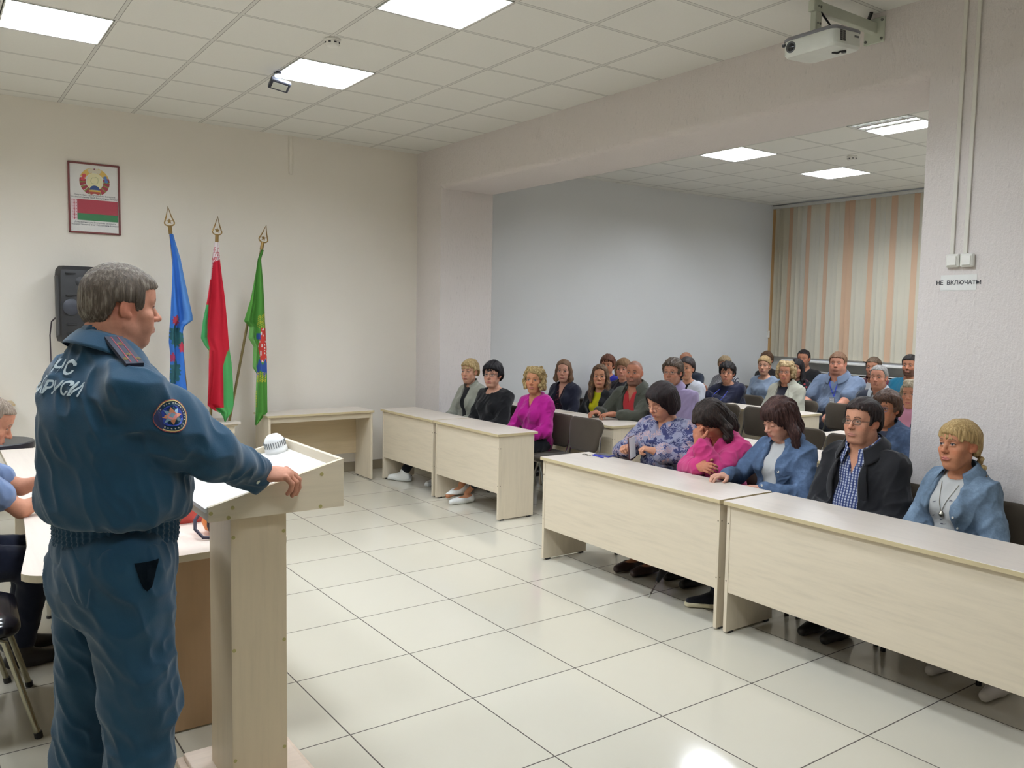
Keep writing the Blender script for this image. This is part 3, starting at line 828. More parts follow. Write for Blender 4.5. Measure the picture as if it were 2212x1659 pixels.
# ------------------------------------------------------------------ framed poster
t = thing('framed_poster', 'framed poster of a state emblem and flag on the cream wall', 'poster', (1.334, YF, 2.732))
hw, hh = .213, .315; FRM = plain((112, 50, 48), 0.4)
g = G()
for a, b in (((-hw, -.022, -hh), (-hw+.016, 0, hh)), ((hw-.016, -.022, -hh), (hw, 0, hh)), ((-hw, -.022, hh-.016), (hw, 0, hh)), ((-hw, -.022, -hh), (hw, 0, -hh+.016))): g.box(a, b, .004)
obj('frame', g, FRM, t)
sh = obj('sheet', G().box((-hw+.012, -.010, -hh+.012), (hw-.012, -.004, hh-.012)), plain((226, 224, 220), 0.5), t)
def flat(name, polys, rgb, y=-.0106, parent=sh):
    g = G()
    for p in polys: g.prism(p, 1, y-.0006, -.0095)
    return obj(name, g, plain(rgb, 0.5), parent)
EC = (.004, .150)
def ring(a0, a1, r0, r1, n=10):
    A = np.radians(np.linspace(a0, a1, n))
    return [(EC[0]+r1*math.cos(a), EC[1]+r1*math.sin(a)) for a in A]+[(EC[0]+r0*math.cos(a), EC[1]+r0*math.sin(a)) for a in A[::-1]]
def star(cx, cy, r, k=5, r2=.42, a0=90):
    return [(cx+(r if i % 2 == 0 else r*r2)*math.cos(math.radians(a0+i*180/k)), cy+(r if i % 2 == 0 else r*r2)*math.sin(math.radians(a0+i*180/k))) for i in range(2*k)]
for a in (20, 104): flat('emblem_wheat', [ring(a, a+56, .078, .124)], (214, 178, 92))
flat('emblem_ears', [ring(60, 120, .082, .120)], (214, 206, 184), -.0109)
for a in (-62, -40, -18, 2, 165, 183, 205, 227): flat('emblem_ribbon', [ring(a, a+17, .072, .124)], (150, 44, 58))
flat('emblem_leaves', [ring(a, a+6, .072, .122) for a in (-45, -23, -3, 181, 202, 224, 243, -69)], (126, 140, 62), -.0108)
flat('emblem_flowers', [star(EC[0]+.098*math.cos(math.radians(a)), EC[1]+.098*math.sin(math.radians(a)), .02, 6, .7) for a in (150, 168)], (196, 66, 74), -.0112)
flat('emblem_cornflowers', [star(EC[0]+.098*math.cos(math.radians(a)), EC[1]+.098*math.sin(math.radians(a)), .02, 6, .6) for a in (8, 26)], (76, 120, 184), -.0112)
flat('emblem_field', [[(EC[0]+.064*math.cos(a), EC[1]+.078*math.sin(a)) for a in np.linspace(0, 2*math.pi, 28, False)]], (228, 220, 176), -.0107)
g = G(); mp = [(-.030, .012), (-.018, .03), (-.002, .03), (.012, .038), (.028, .028), (.03, .008), (.026, -.012), (.012, -.022), (-.01, -.022), (-.024, -.018), (-.032, -.006)]
g.tube([(EC[0]+x, -.0114, EC[1]+.006+z) for x, z in mp], .0016, 6, True); obj('emblem_map', g, plain((160, 164, 108), 0.5), sh)
flat('emblem_globe', [[(EC[0]+.042*math.cos(a), EC[1]-.072+.040*math.sin(a)) for a in np.linspace(0, math.pi, 14)]], (42, 66, 120), -.0111)
flat('emblem_rays', [[(EC[0]-.05, EC[1]-.074), (EC[0]+.05, EC[1]-.074), (EC[0]+.045, EC[1]-.088), (EC[0]-.045, EC[1]-.088)]], (206, 170, 70), -.0113)
flat('emblem_scroll', [[(EC[0]-.046, EC[1]-.088), (EC[0]+.046, EC[1]-.088), (EC[0]+.034, EC[1]-.118), (EC[0]+.008, EC[1]-.106), (EC[0]-.008, EC[1]-.106), (EC[0]-.034, EC[1]-.118)]], (156, 60, 52), -.0112)
flat('emblem_star', [star(EC[0], EC[1]+.112, .011)], (120, 50, 80), -.0114)
flat('flag_red', [[(-.142, -.012), (.192, -.012), (.192, -.137), (-.142, -.137)]], (158, 48, 62))
flat('flag_green', [[(-.142, -.137), (.192, -.137), (.192, -.198), (-.142, -.198)]], (44, 112, 66))
flat('flag_ornament_ground', [[(-.187, -.012), (-.142, -.012), (-.142, -.198), (-.187, -.198)]], (224, 200, 204))
polys = []
for k in range(7):
    z = -.026-k*.026
    polys += [star(-.1645, z, .012, 4, .35, 0)] + [[(-.184, z+.010), (-.178, z+.004), (-.184, z-.002)], [(-.145, z+.010), (-.151, z+.004), (-.145, z-.002)], [(-.172, z-.012), (-.1645, z-.016), (-.157, z-.012), (-.1645, z-.008)]]
flat('flag_ornament', polys, (176, 60, 78), -.0110)
inkm = plain((70, 70, 78), 0.6)
for body, z, s_ in (('Дзяржаўны герб Рэспублікі Беларусь', .026, .0185), ('Государственный герб Республики Беларусь', .006, .0185), ('Дзяржаўны сцяг Рэспублікі Беларусь', -.216, .0185), ('Государственный флаг Республики Беларусь', -.236, .0185)):
    text_obj('lettering', body, s_, inkm, sh, face_M((.004, -.0104, z), (1, 0, 0), (0, 0, 1)), extrude=.0003, bold=.0002)

# ------------------------------------------------------------------ flags and their stand
t = thing('flag_stand', 'birch box stand holding the three flags', 'flag stand', (2.235, 8.08, 0))
obj('cabinet', G().box((-.215, -.13, .0), (.19, .20, .655), .001), WZ, t)
obj('cap', G().box((-.255, -.165, .668), (.24, .24, .69), .002), WTX, t)
obj('moulding', G().box((-.235, -.15, .652), (.215, .22, .669), .002), WX, t)
GOLD = plain((150, 122, 74), 0.3, 0.85); POLEM = plain((140, 124, 84), 0.3, 0.7)
BLUE = [(2.429, 1.879, 1.911), (2.202, 1.895, 1.971), (2.015, 1.883, 2.0), (1.827, 1.871, 2.034), (1.696, 1.866, 2.06), (1.648, 1.863, 2.061), (1.591, 1.857, 1.983), (1.543, 1.853, 1.972), (1.449, 1.849, 1.976), (1.353, 1.859, 1.977), (1.258, 1.858, 1.98), (1.115, 1.849, 1.987), (0.971, 1.858, 2.004), (0.885, 1.859, 2.015), (0.875, 1.861, 1.977), (0.808, 1.869, 1.972)]
RED = [(2.381, 2.276, 2.319), (2.221, 2.248, 2.324), (2.029, 2.217, 2.338), (1.836, 2.179, 2.355), (1.641, 2.138, 2.37), (1.486, 2.12, 2.378), (1.418, 2.154, 2.383), (1.369, 2.193, 2.388), (1.252, 2.19, 2.403), (1.055, 2.182, 2.412), (0.859, 2.169, 2.416), (0.818, 2.217, 2.41), (0.776, 2.298, 2.4), (0.736, 2.322, 2.375), (0.69, 2.340, 2.350)]
GREEN = [(2.334, 2.717, 2.744), (2.244, 2.681, 2.718), (2.045, 2.639, 2.73), (1.845, 2.587, 2.736), (1.646, 2.526, 2.742), (1.611, 2.565, 2.743), (1.587, 2.581, 2.743), (1.486, 2.57, 2.746), (1.405, 2.619, 2.75), (1.204, 2.608, 2.753), (1.143, 2.647, 2.753), (0.942, 2.632, 2.755), (0.758, 2.626, 2.758), (0.708, 2.626, 2.709), (0.639, 2.625, 2.653)]
def flag(name, label, tab, p0, p1, tip, cols, phase, folds):
    p0, p1, tip = Vector(p0), Vector(p1), Vector(tip)
    t = thing(name, label, 'flag', p0, 0, 'flags in the birch stand')
    obj('pole', G().tube([(0, 0, -.1), p1-p0], .0125, 12), POLEM, t, 40)
    d = (p1-p0).normalized(); ax = Vector((d.z, 0, -d.x)); o = p1-p0
    g = G(); g.cyl(o-d*.02, o+d*.055, .0165, n=14); fi = obj('finial', g, GOLD, t, 40)
    L = (tip-p1).length
    pts = [(.0, .0)]+[(.043*math.sin(a)*1.0, .05+.045*(1-math.cos(a))*.62) for a in np.linspace(.15, math.pi*.62, 8)]+[(.022, .135), (0, L-.02)]
    prof = pts[1:-1]
    loop = [(x, z) for x, z in prof]+[(0, L)]+[(-x, z) for x, z in prof[::-1]]
    obj('finial_loop', G().tube([o+ax*x+d*(z+.0) for x, z in loop], .0058, 8, True), GOLD, fi, 40)
    S = star(0, 0, .026); g = G(); v = []
    for yy in (-.004, .004): v += [tuple(o+ax*x+d*(z+.092)+Vector((0, yy, 0))) for x, z in S]
    n = len(S); g.add(v, [(i, (i+1) % n, n+(i+1) % n, n+i) for i in range(n)]+[tuple(range(n))[::-1], tuple(range(n, 2*n))]); obj('finial_star', g, GOLD, fi)
    zt = np.array([r[0] for r in tab])[::-1]; xl = np.array([r[1] for r in tab])[::-1]; xr = np.array([r[2] for r in tab])[::-1]
    NZ, NU = 230, 46
    zs = np.linspace(zt[-1], zt[0], NZ); u = np.linspace(0, 1, NU)
    Z, U = np.meshgrid(zs, u, indexing='ij'); XLf, XRf = np.interp(zs, zt, xl), np.interp(zs, zt, xr)
    X = XLf[:, None]+(XRf-XLf)[:, None]*U
    depth = np.clip((zs[0]-zs)/.5, .15, 1)[:, None]
    wd = np.clip((XRf-XLf)/.2, .2, 1.2)[:, None]
    Y = -.045*depth*wd*(np.sin(folds*2*math.pi*(U**1.1)+phase+.6*np.sin(Z*3))*(.6+.4*np.sin(5*U+phase)))-.018-.05*depth-.01*np.sin(9*U+4*Z)
    Y = Y-np.minimum(0, 0)
    c = cols(U, Z, X)
    V = np.stack([X-p0.x, Y, Z-p0.z], -1).reshape(-1, 3)
    idx = np.arange(NZ*NU).reshape(NZ, NU)
    F = np.stack([idx[:-1, :-1], idx[:-1, 1:], idx[1:, 1:], idx[1:, :-1]], -1).reshape(-1, 4)
    me = bpy.data.meshes.new('cloth'); me.from_pydata(V.tolist(), [], F.tolist())
    me.polygons.foreach_set('use_smooth', [True]*len(me.polygons)); set_col(me, c.reshape(-1, 3))
    obj('cloth', me, attr_cloth(), t)
    return t
def hashn(a, b): return np.modf(np.abs(np.sin(np.floor(a)*127.1+np.floor(b)*311.7)*43758.5))[0]
def col_blue(U, Z, X):
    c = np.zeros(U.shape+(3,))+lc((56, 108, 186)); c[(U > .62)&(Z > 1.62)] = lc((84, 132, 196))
    def blob(x, z, rx, rz, rgb):
        m = ((X-x)/rx)**2+((Z-z)/rz)**2 < 1+.35*np.sin(9*np.arctan2(Z-z, X-x)); c[m] = lc(rgb)
    blob(1.925, 1.47, .06, .07, (46, 92, 92)); blob(1.90, 1.52, .05, .08, (44, 88, 96)); blob(1.90, 1.18, .045, .10, (48, 92, 98)); blob(1.88, 1.13, .03, .07, (44, 84, 92))
    blob(1.912, 1.645, .034, .045, (150, 48, 64)); blob(1.958, 1.40, .022, .045, (178, 60, 78)); blob(1.876, 1.31, .022, .04, (150, 56, 90)); blob(1.93, 1.655, .012, .015, (60, 100, 84))
    return c
def col_red(U, Z, X):
    c = np.zeros(U.shape+(3,))+lc((176, 32, 48))
    top = Z > 2.19+.03*U; c[top] = lc((224, 214, 214))
    orn = top&(hashn(X*260, Z*110) > .72)&(Z < 2.33); c[orn] = lc((176, 40, 58))
    strip = (~top)&(U < .28-.3*(2.19-Z)/.15*.5)&(Z > 2.03); c[strip] = lc((222, 206, 206)); c[strip&(hashn(X*300, Z*120) > .5)&(U > .12)] = lc((172, 40, 56))
    gl = (X < 2.195+(.0)*Z)&(Z < 1.80-.28*(X-2.165))&(Z > 1.30); c[gl] = lc((64, 142, 84))
    gr = (X > 2.332+.16*(1.30-Z)*0+np.clip((Z-1.22)*.32, 0, .2))&(Z < 1.40); c[gr] = lc((82, 162, 96))
    lowg = (Z < .83)&(X > 2.24); c[lowg&(X > 2.27)] = lc((86, 160, 92))
    return c
def col_green(U, Z, X):
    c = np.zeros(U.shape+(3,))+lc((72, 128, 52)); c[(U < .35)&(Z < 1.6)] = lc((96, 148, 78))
    sh_ = (X > 2.672+.02*np.abs(np.sin(Z*9)))&(Z < 1.585)&(Z > 1.25+.5*np.clip(2.70-X, 0, 1)); c[sh_] = lc((182, 58, 50))
    c[sh_&(hashn(X*90, Z*70) > .86)] = lc((206, 200, 196))
    yl = (X > 2.665)&(Z > 1.585)&(Z < 1.70+.35*(X-2.66))&(np.sin(X*310+Z*160)*np.sin(Z*190-X*90) > .12); c[yl] = lc((176, 168, 52))
    bl_ = (X > 2.645)&(Z < 1.25+.03*np.sin(X*120))&(Z > 1.14+.03*np.sin(X*80)); c[bl_] = lc((48, 74, 140))
    bl2 = (X > 2.66)&(X < 2.69)&(Z > 1.47)&(Z < 1.53); c[bl2] = lc((48, 74, 140))
    y2 = (X > 2.648)&(X < 2.745)&(Z < 1.15)&(Z > 1.06)&(np.sin(X*280+Z*150)*np.sin(Z*180-X*90) > .1); c[y2] = lc((178, 166, 50))
    y3 = (X > 2.632)&(X < 2.645)&(Z < .98)&(Z > .82)&(np.sin(Z*260) > 0); c[y3] = lc((170, 160, 60))
    return c
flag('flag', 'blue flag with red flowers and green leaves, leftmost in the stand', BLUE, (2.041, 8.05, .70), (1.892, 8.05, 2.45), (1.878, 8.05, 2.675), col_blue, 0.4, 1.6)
flag('flag', 'red and green flag with a white ornament strip, middle of the stand', RED, (2.222, 8.05, .70), (2.305, 8.05, 2.40), (2.316, 8.05, 2.62), col_red, 1.5, 1.9)
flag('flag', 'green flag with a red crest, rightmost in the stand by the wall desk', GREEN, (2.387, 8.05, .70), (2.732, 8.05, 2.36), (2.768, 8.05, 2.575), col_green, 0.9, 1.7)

# ------------------------------------------------------------------ things on the front desk
ZD = .745
t = thing('key_ring', 'small bunch of keys on a ring on the front desk beside the phone', 'keys', (3.90, 4.545, ZD))
g = G(); g.tube([(.0+.016*math.cos(a), .012+.016*math.sin(a), .0016) for a in np.linspace(0, 2*math.pi, 20, False)], .0014, 6, True); obj('ring', g, plain((120, 116, 104), 0.3, .9), t)
for k, a in enumerate((-20, -50)):
    M = Matrix.Translation((.004, -.004, .001+.002*k)) @ Matrix.Rotation(math.radians(a-70), 4, 'Z'); g = G()
    g.lathe([(.009, 0), (.009, .002)], n=14, M=M); g.box((.006, -.003, 0), (.05, .003, .002), 0, M); obj('key', g, plain((110, 104, 92), 0.3, .9), t)
t = thing('mobile_phone', 'blue-cased mobile phone lying on the front desk', 'phone', (3.985, 4.44, ZD), math.radians(8))
obj('case', G().box((-.036, -.07, 0), (.036, .07, .009), .003), plain((52, 58, 150), 0.4), t)
obj('screen', G().box((-.031, -.064, .009), (.031, .064, .0105), .0008), plain((54, 58, 70), 0.1), t)
t = thing('pen', 'blue pen lying against the phone on the front desk', 'pen', (3.915, 4.43, ZD), math.radians(-6))
obj('barrel', G().cyl((0, -.07, .005), (0, .06, .005), .0045, n=12), plain((50, 56, 160), 0.35), t, 40)
obj('tip', G().cyl((0, .06, .005), (0, .075, .005), .0045, .001, n=12), plain((40, 44, 120), 0.35), t, 40)
t = thing('umbrella', 'folded black umbrella leaning under the long front desk', 'umbrella', (3.65, 3.62, 0))
obj('canopy', G().tube([(.05, -.02, .10), (.09, -.035, .17), (.30, -.12, .52)], [.012, .028, .022], 12), cloth((36, 34, 36)), t, 40)
obj('shaft', G().tube([(.012, -.005, .024), (.05, -.02, .10)], .005, 10), plain((66, 56, 50), 0.4), t, 40)
obj('tip', G().tube([(0, 0, .004), (.012, -.005, .024)], .0055, 10), CHROME(), t, 40)
# ------------------------------------------------------------------ smooth implicit surfaces for bodies, hair and clothes
F32 = np.float32
def _h(ix, iy, iz, seed):
    n = (ix*374761393+iy*668265263+iz*1440662683+seed*974634777) & 0x7fffffff
    n = ((n ^ (n >> 13))*1274126177) & 0x7fffffff
    return ((n ^ (n >> 16)) & 0xffff)/32767.5-1.0
def vnoise(P, seed=0):
    P = np.asarray(P, np.float64); I = np.floor(P).astype(np.int64); f = P-I; f = f*f*(3-2*f)
    x, y, z = I[..., 0], I[..., 1], I[..., 2]; u, v, w_ = f[..., 0], f[..., 1], f[..., 2]
    def L(a, b, t): return a+(b-a)*t
    return L(L(L(_h(x, y, z, seed), _h(x+1, y, z, seed), u), L(_h(x, y+1, z, seed), _h(x+1, y+1, z, seed), u), v),
             L(L(_h(x, y, z+1, seed), _h(x+1, y, z+1, seed), u), L(_h(x, y+1, z+1, seed), _h(x+1, y+1, z+1, seed), u), v), w_)
def V3(*a): return np.array(a, float)
def unit(v): v = np.asarray(v, float); return v/max(1e-9, np.linalg.norm(v))
def rotm(yaw=0, pitch=0, roll=0):
    """yaw: to the person's right; pitch: nod down; roll: tilt to the right (degrees)"""
    a, b, c = (math.radians(x) for x in (yaw, pitch, roll))
    Rz = np.array([[math.cos(a), math.sin(a), 0], [-math.sin(a), math.cos(a), 0], [0, 0, 1]])
    Rx = np.array([[1, 0, 0], [0, math.cos(b), math.sin(b)], [0, -math.sin(b), math.cos(b)]])
    Ry = np.array([[math.cos(c), 0, math.sin(c)], [0, 1, 0], [-math.sin(c), 0, math.cos(c)]])
    return Rz @ Rx @ Ry

class Prims:
    """list of primitives, optionally placed in a local frame (origin O, rotation R)"""
    def __init__(s): s.p = []; s.O = V3(0, 0, 0); s.R = np.eye(3); s.k = 1.0
    def frame(s, O=(0, 0, 0), R=None, k=1.0): s.O = np.array(O, float); s.R = np.eye(3) if R is None else np.array(R); s.k = k; return s
    def w(s, p): return s.O+s.R @ (np.array(p, float)*s.k)
    def ell(s, c, r, op='u', k=.01, R=None):
        RR = s.R if R is None else s.R @ R
        r = np.array(r, float)*s.k; s.p.append(('e', op, k, s.w(c), float(r.max()), (s.w(c), r, RR))); return s
    def cap(s, a, b, ra, rb=None, op='u', k=.01):
        a, b = s.w(a), s.w(b); rb = (ra if rb is None else rb)*s.k; ra = ra*s.k
        s.p.append(('c', op, k, (a+b)/2, np.linalg.norm(b-a)/2+max(ra, rb), (a, b, ra, rb))); return s
    def chain(s, pts, rs, op='u', k=.01):
        for i in range(len(pts)-1): s.cap(pts[i], pts[i+1], rs[i], rs[i+1], op, k)
        return s
    def box(s, c, h, r=.005, op='u', k=.01, R=None):
        RR = s.R if R is None else s.R @ R
        s.p.append(('b', op, k, s.w(c), float(np.linalg.norm(h))+r, (s.w(c), np.array(h, float), RR, r))); return s
    def fn(s, f, op='s', k=.006, c=None, r=1e3):
        s.p.append(('f', op, k, s.O if c is None else s.w(c), r, (f, s.O.copy(), s.R.copy()))); return s
def prim_d(kind, a, P):
    if kind == 'e':
        q = (P-a[0].astype(F32)) @ a[2].astype(F32); r = a[1].astype(F32)
        k0 = np.sqrt(((q/r)**2).sum(-1)); k1 = np.sqrt(((q/(r*r))**2).sum(-1))+1e-9
        return k0*(k0-1)/k1
    if kind == 'c':
        A, B, ra, rb = a; ab = (B-A).astype(F32); q = P-A.astype(F32)
        t = np.clip((q @ ab)/max(1e-12, float(ab @ ab)), 0, 1)
        return np.sqrt(((q-t[..., None]*ab)**2).sum(-1))-(ra+(rb-ra)*t)
    if kind == 'b':
        q = np.abs((P-a[0].astype(F32)) @ a[2].astype(F32))-a[1].astype(F32)
        return np.sqrt((np.maximum(q, 0)**2).sum(-1))+np.minimum(q.max(-1), 0)-a[3]
    f, O, R = a
    return f((P-O.astype(F32)) @ R.astype(F32)).astype(F32)
def comb(d, e, op, k):
    if op == 'u':
        h = np.maximum(k-np.abs(d-e), 0)/k; return np.minimum(d, e)-h*h*k*.25
    if op == 's': e = -e
    h = np.maximum(k-np.abs(d-e), 0)/k; return np.maximum(d, e)+h*h*k*.25
def sdf(prims, P):
    d = np.full(P.shape[:-1], 9.0, F32)
    for kind, op, k, c, r, a in prims.p: d = comb(d, prim_d(kind, a, P), op, k)
    return d
def surf(prims, res, keep=None, disp=0.0, n=8):
    """surface nets over the blocks that the surface crosses -> vertices, quads"""
    us = [p for p in prims.p if p[1] == 'u']
    lo = np.min([p[3]-p[4] for p in us], 0)-.02; hi = np.max([p[3]+p[4] for p in us], 0)+.02
    bs = n*res; nb = np.ceil((hi-lo)/bs).astype(int)+1
    I = np.stack(np.meshgrid(*[np.arange(k) for k in nb], indexing='ij'), -1).reshape(-1, 3)
    C = (lo+(I+.5)*bs).astype(F32)
    hb = bs*.87
    if keep is not None: m = keep(C, hb); I, C = I[m], C[m]
    # cull by bounding spheres, then by distance at the block centre
    near = np.zeros(len(C), bool)
    for p in us: near |= (((C-p[3].astype(F32))**2).sum(-1) < (p[4]+hb+.03)**2)
    I, C = I[near], C[near]
    d = sdf(prims, C); m = np.abs(d) < hb*1.9+disp
    I, C = I[m], C[m]
    if len(I) == 0: return np.zeros((0, 3)), np.zeros((0, 4), int)
    ar = np.arange(n+1)
    L = np.stack(np.meshgrid(ar, ar, ar, indexing='ij'), -1)
    P = (lo+(I[:, None, None, None, :]*n+L[None])*res).astype(F32)
    d = np.full(P.shape[:-1], 9.0, F32)
    for kind, op, k, c, r, a in prims.p:
        sel = np.ones(len(C), bool) if (op == 'i' or r > 100) else (((C-c.astype(F32))**2).sum(-1) < (r+hb+k+.03)**2)
        if not sel.any(): continue
        if sel.all(): d = comb(d, prim_d(kind, a, P), op, k)
        else: d[sel] = comb(d[sel], prim_d(kind, a, P[sel]), op, k)
    s = d < 0
    c8 = [s[:, i:i+n, j:j+n, l:l+n] for i in (0, 1) for j in (0, 1) for l in (0, 1)]
    cnt = sum(x.astype(np.int8) for x in c8); cm = (cnt > 0) & (cnt < 8)
    B, ci, cj, cl = np.nonzero(cm)
    if len(B) == 0: return np.zeros((0, 3)), np.zeros((0, 4), int)
    vals = np.stack([d[B, ci+i, cj+j, cl+l] for i in (0, 1) for j in (0, 1) for l in (0, 1)], -1)
    offs = np.array([(i, j, l) for i in (0, 1) for j in (0, 1) for l in (0, 1)], float)
    acc = np.zeros((len(B), 3)); num = np.zeros(len(B))
    for a in range(8):
        for b in range(a+1, 8):
            if np.abs(offs[a]-offs[b]).sum() != 1: continue
            x = (vals[:, a] < 0) != (vals[:, b] < 0)
            t = vals[:, a]/(vals[:, a]-vals[:, b]+1e-12*(vals[:, a] == vals[:, b]))
            pt = offs[a]+(offs[b]-offs[a])*t[:, None]
            acc[x] += pt[x]; num[x] += 1
    cell = I[B]*n+np.stack([ci, cj, cl], -1)
    V = lo+(cell+acc/num[:, None])*res
    D = nb*n+2
    key = (cell[:, 0]*D[1]+cell[:, 1])*D[2]+cell[:, 2]
    od = np.argsort(key); key = key[od]; V = V[od]
    quads = []
    st = np.array([D[1]*D[2], D[2], 1])
    for ax in range(3):
        a0 = s[:, :n, :n, :n]; a1 = (s[:, 1:, :n, :n], s[:, :n, 1:, :n], s[:, :n, :n, 1:])[ax]
        b_, i_, j_, l_ = np.nonzero(a0 != a1)
        g = I[b_]*n+np.stack([i_, j_, l_], -1); k0 = g @ st
        o1, o2 = [q for q in range(3) if q != ax]
        ks = np.stack([k0-st[o1]-st[o2], k0-st[o2], k0, k0-st[o1]], -1)
        ix = np.searchsorted(key, ks); ix = np.minimum(ix, len(key)-1); ok = (key[ix] == ks).all(-1)
        q = ix[ok]; inside = a0[b_, i_, j_, l_][ok]
        fl = inside if ax != 1 else ~inside
        q = np.where(fl[:, None], q, q[:, ::-1]); quads.append(q)
    return V, np.concatenate(quads)
def mesh_np(name, V, Q):
    me = bpy.data.meshes.new(name); nv, nq = len(V), len(Q)
    me.vertices.add(nv); me.vertices.foreach_set('co', np.ascontiguousarray(V, F32).ravel())
    me.loops.add(nq*4); me.loops.foreach_set('vertex_index', np.ascontiguousarray(Q, np.int32).ravel())
    me.polygons.add(nq); me.polygons.foreach_set('loop_start', np.arange(0, nq*4, 4, dtype=np.int32))
    me.polygons.foreach_set('use_smooth', np.ones(nq, bool))
    me.update(); me.validate(); return me
def normals(V, Q):
    a = V[Q[:, 2]]-V[Q[:, 0]]; b = V[Q[:, 3]]-V[Q[:, 1]]; n = np.cross(a, b)
    N = np.zeros_like(V)
    for i in range(4): np.add.at(N, Q[:, i], n)
    return N/np.maximum(1e-12, np.linalg.norm(N, axis=1))[:, None]
def relax(V, Q, it=1, f=.5):
    for _ in range(it):
        S = np.zeros_like(V); c = np.zeros(len(V))
        for i in range(4):
            for j in (1, 3):
                np.add.at(S, Q[:, i], V[Q[:, (i+j) % 4]]); np.add.at(c, Q[:, i], 1)
        V = V+(S/np.maximum(1, c)[:, None]-V)*f
    return V
RES_K = 1.0
# ------------------------------------------------------------------ people
def head_prims(p, hd):
    """skull and face in the head frame: +y forward, eyes at z=0"""
    m = hd.get('sex', 'f') == 'm'; w = hd.get('w', 1.0)*(1.05 if m else 1.0); fat = hd.get('fat', 0.0)
    p.ell((0, -.012, .034), (.0745*w, .094, .086), k=.012)                       # cranium
    p.ell((0, .018, -.006), (.0635*w, .072, .078), k=.03)                          # face block
    p.ell((0, .030, -.064), ((.0435+.005*m+.008*fat)*w, .055, .060), k=.03)               # lower face
    p.ell((0, .053, -.106), (.021+.006*m+.007*fat, .026, .020), k=.025)           # chin
    for s in (-1, 1):
        p.cap((s*(.0475+.006*m)*w, -.012, -.055), (s*(.024+.008*m)*w, .045, -.104), .017+.007*fat, .016+.005*fat, k=.025)  # jaw
        p.ell((s*.044*w, .059, -.028), (.021, .020, .015), k=.022)                # cheekbone
        p.ell((s*.033*w, .054, -.060), (.020+.010*fat, .021+.007*fat, .026), k=.025)
        p.cap((s*.012, .083, .020), (s*.042*w, .070, .017), .009, .008, k=.014)   # brow ridge
    p.ell((0, .062, .052), (.05*w, .03, .04), k=.03)                              # forehead
    for s in (-1, 1): p.ell((s*.032, .096, .002), (.018, .019, .0135), 's', .012)  # sockets
    # nose
    nl = hd.get('nose', 1.0)
    p.cap((0, .084, .010), (0, .098+.008*nl, -.030), .0075, .0105, k=.010)
    p.ell((0, .101+.008*nl, -.034), (.0125, .011, .0095), k=.008)
    for s in (-1, 1): p.ell((s*.0125, .093+.004*nl, -.037), (.0078, .010, .0075), k=.006)
    for s in (-1, 1): p.ell((s*.0065, .100+.005*nl, -.0455), (.0036, .006, .004), 's', .004)
    p.ell((0, .076, -.067), (.025, .020, .020), k=.015)                           # muzzle
    # mouth
    p.cap((-.019, .086, -.0695), (.019, .086, -.0695), .0068, k=.006)
    p.ell((0, .0925, -.0672), (.013, .006, .0046), k=.006)
    p.ell((0, .0915, -.0762), (.015, .0065, .0052), k=.006)
    [p.cap((0, .0955, -.0718), (s*.024, .0905, -.0700), .0016, op='s', k=.004) for s in (-1, 1)]
    p.ell((0, .087, -.088), (.016, .008, .004), 's', .010)
    # eyes
    for s in (-1, 1):
        p.ell((s*.0315, .0745, .001), (.0128, .0128, .0122), k=.002)
        p.ell((s*.0315, .0768, .0045 if not hd.get('down') else -.001), (.0150, .0122, .0085 if not hd.get('down') else .0118), k=.003)   # upper lid
        p.cap((s*.022, .0855, -.0075), (s*.041, .081, -.0065), .0038, k=.006)     # lower lid
    # ears
    for s in (-1, 1):
        R = rotm(0, 14, 0) @ rotm(s*-22, 0, 0)
        p.ell((s*.0765*w, -.012, -.004), (.0075, .018, .030), k=.006, R=R)
        p.ell((s*.084*w, -.004, .001), (.0055, .0095, .017), 's', .005, R=R)
        p.ell((s*.0735*w, .000, -.028), (.006, .009, .010), k=.008)
SKK = np.array([.80, .745, .70])
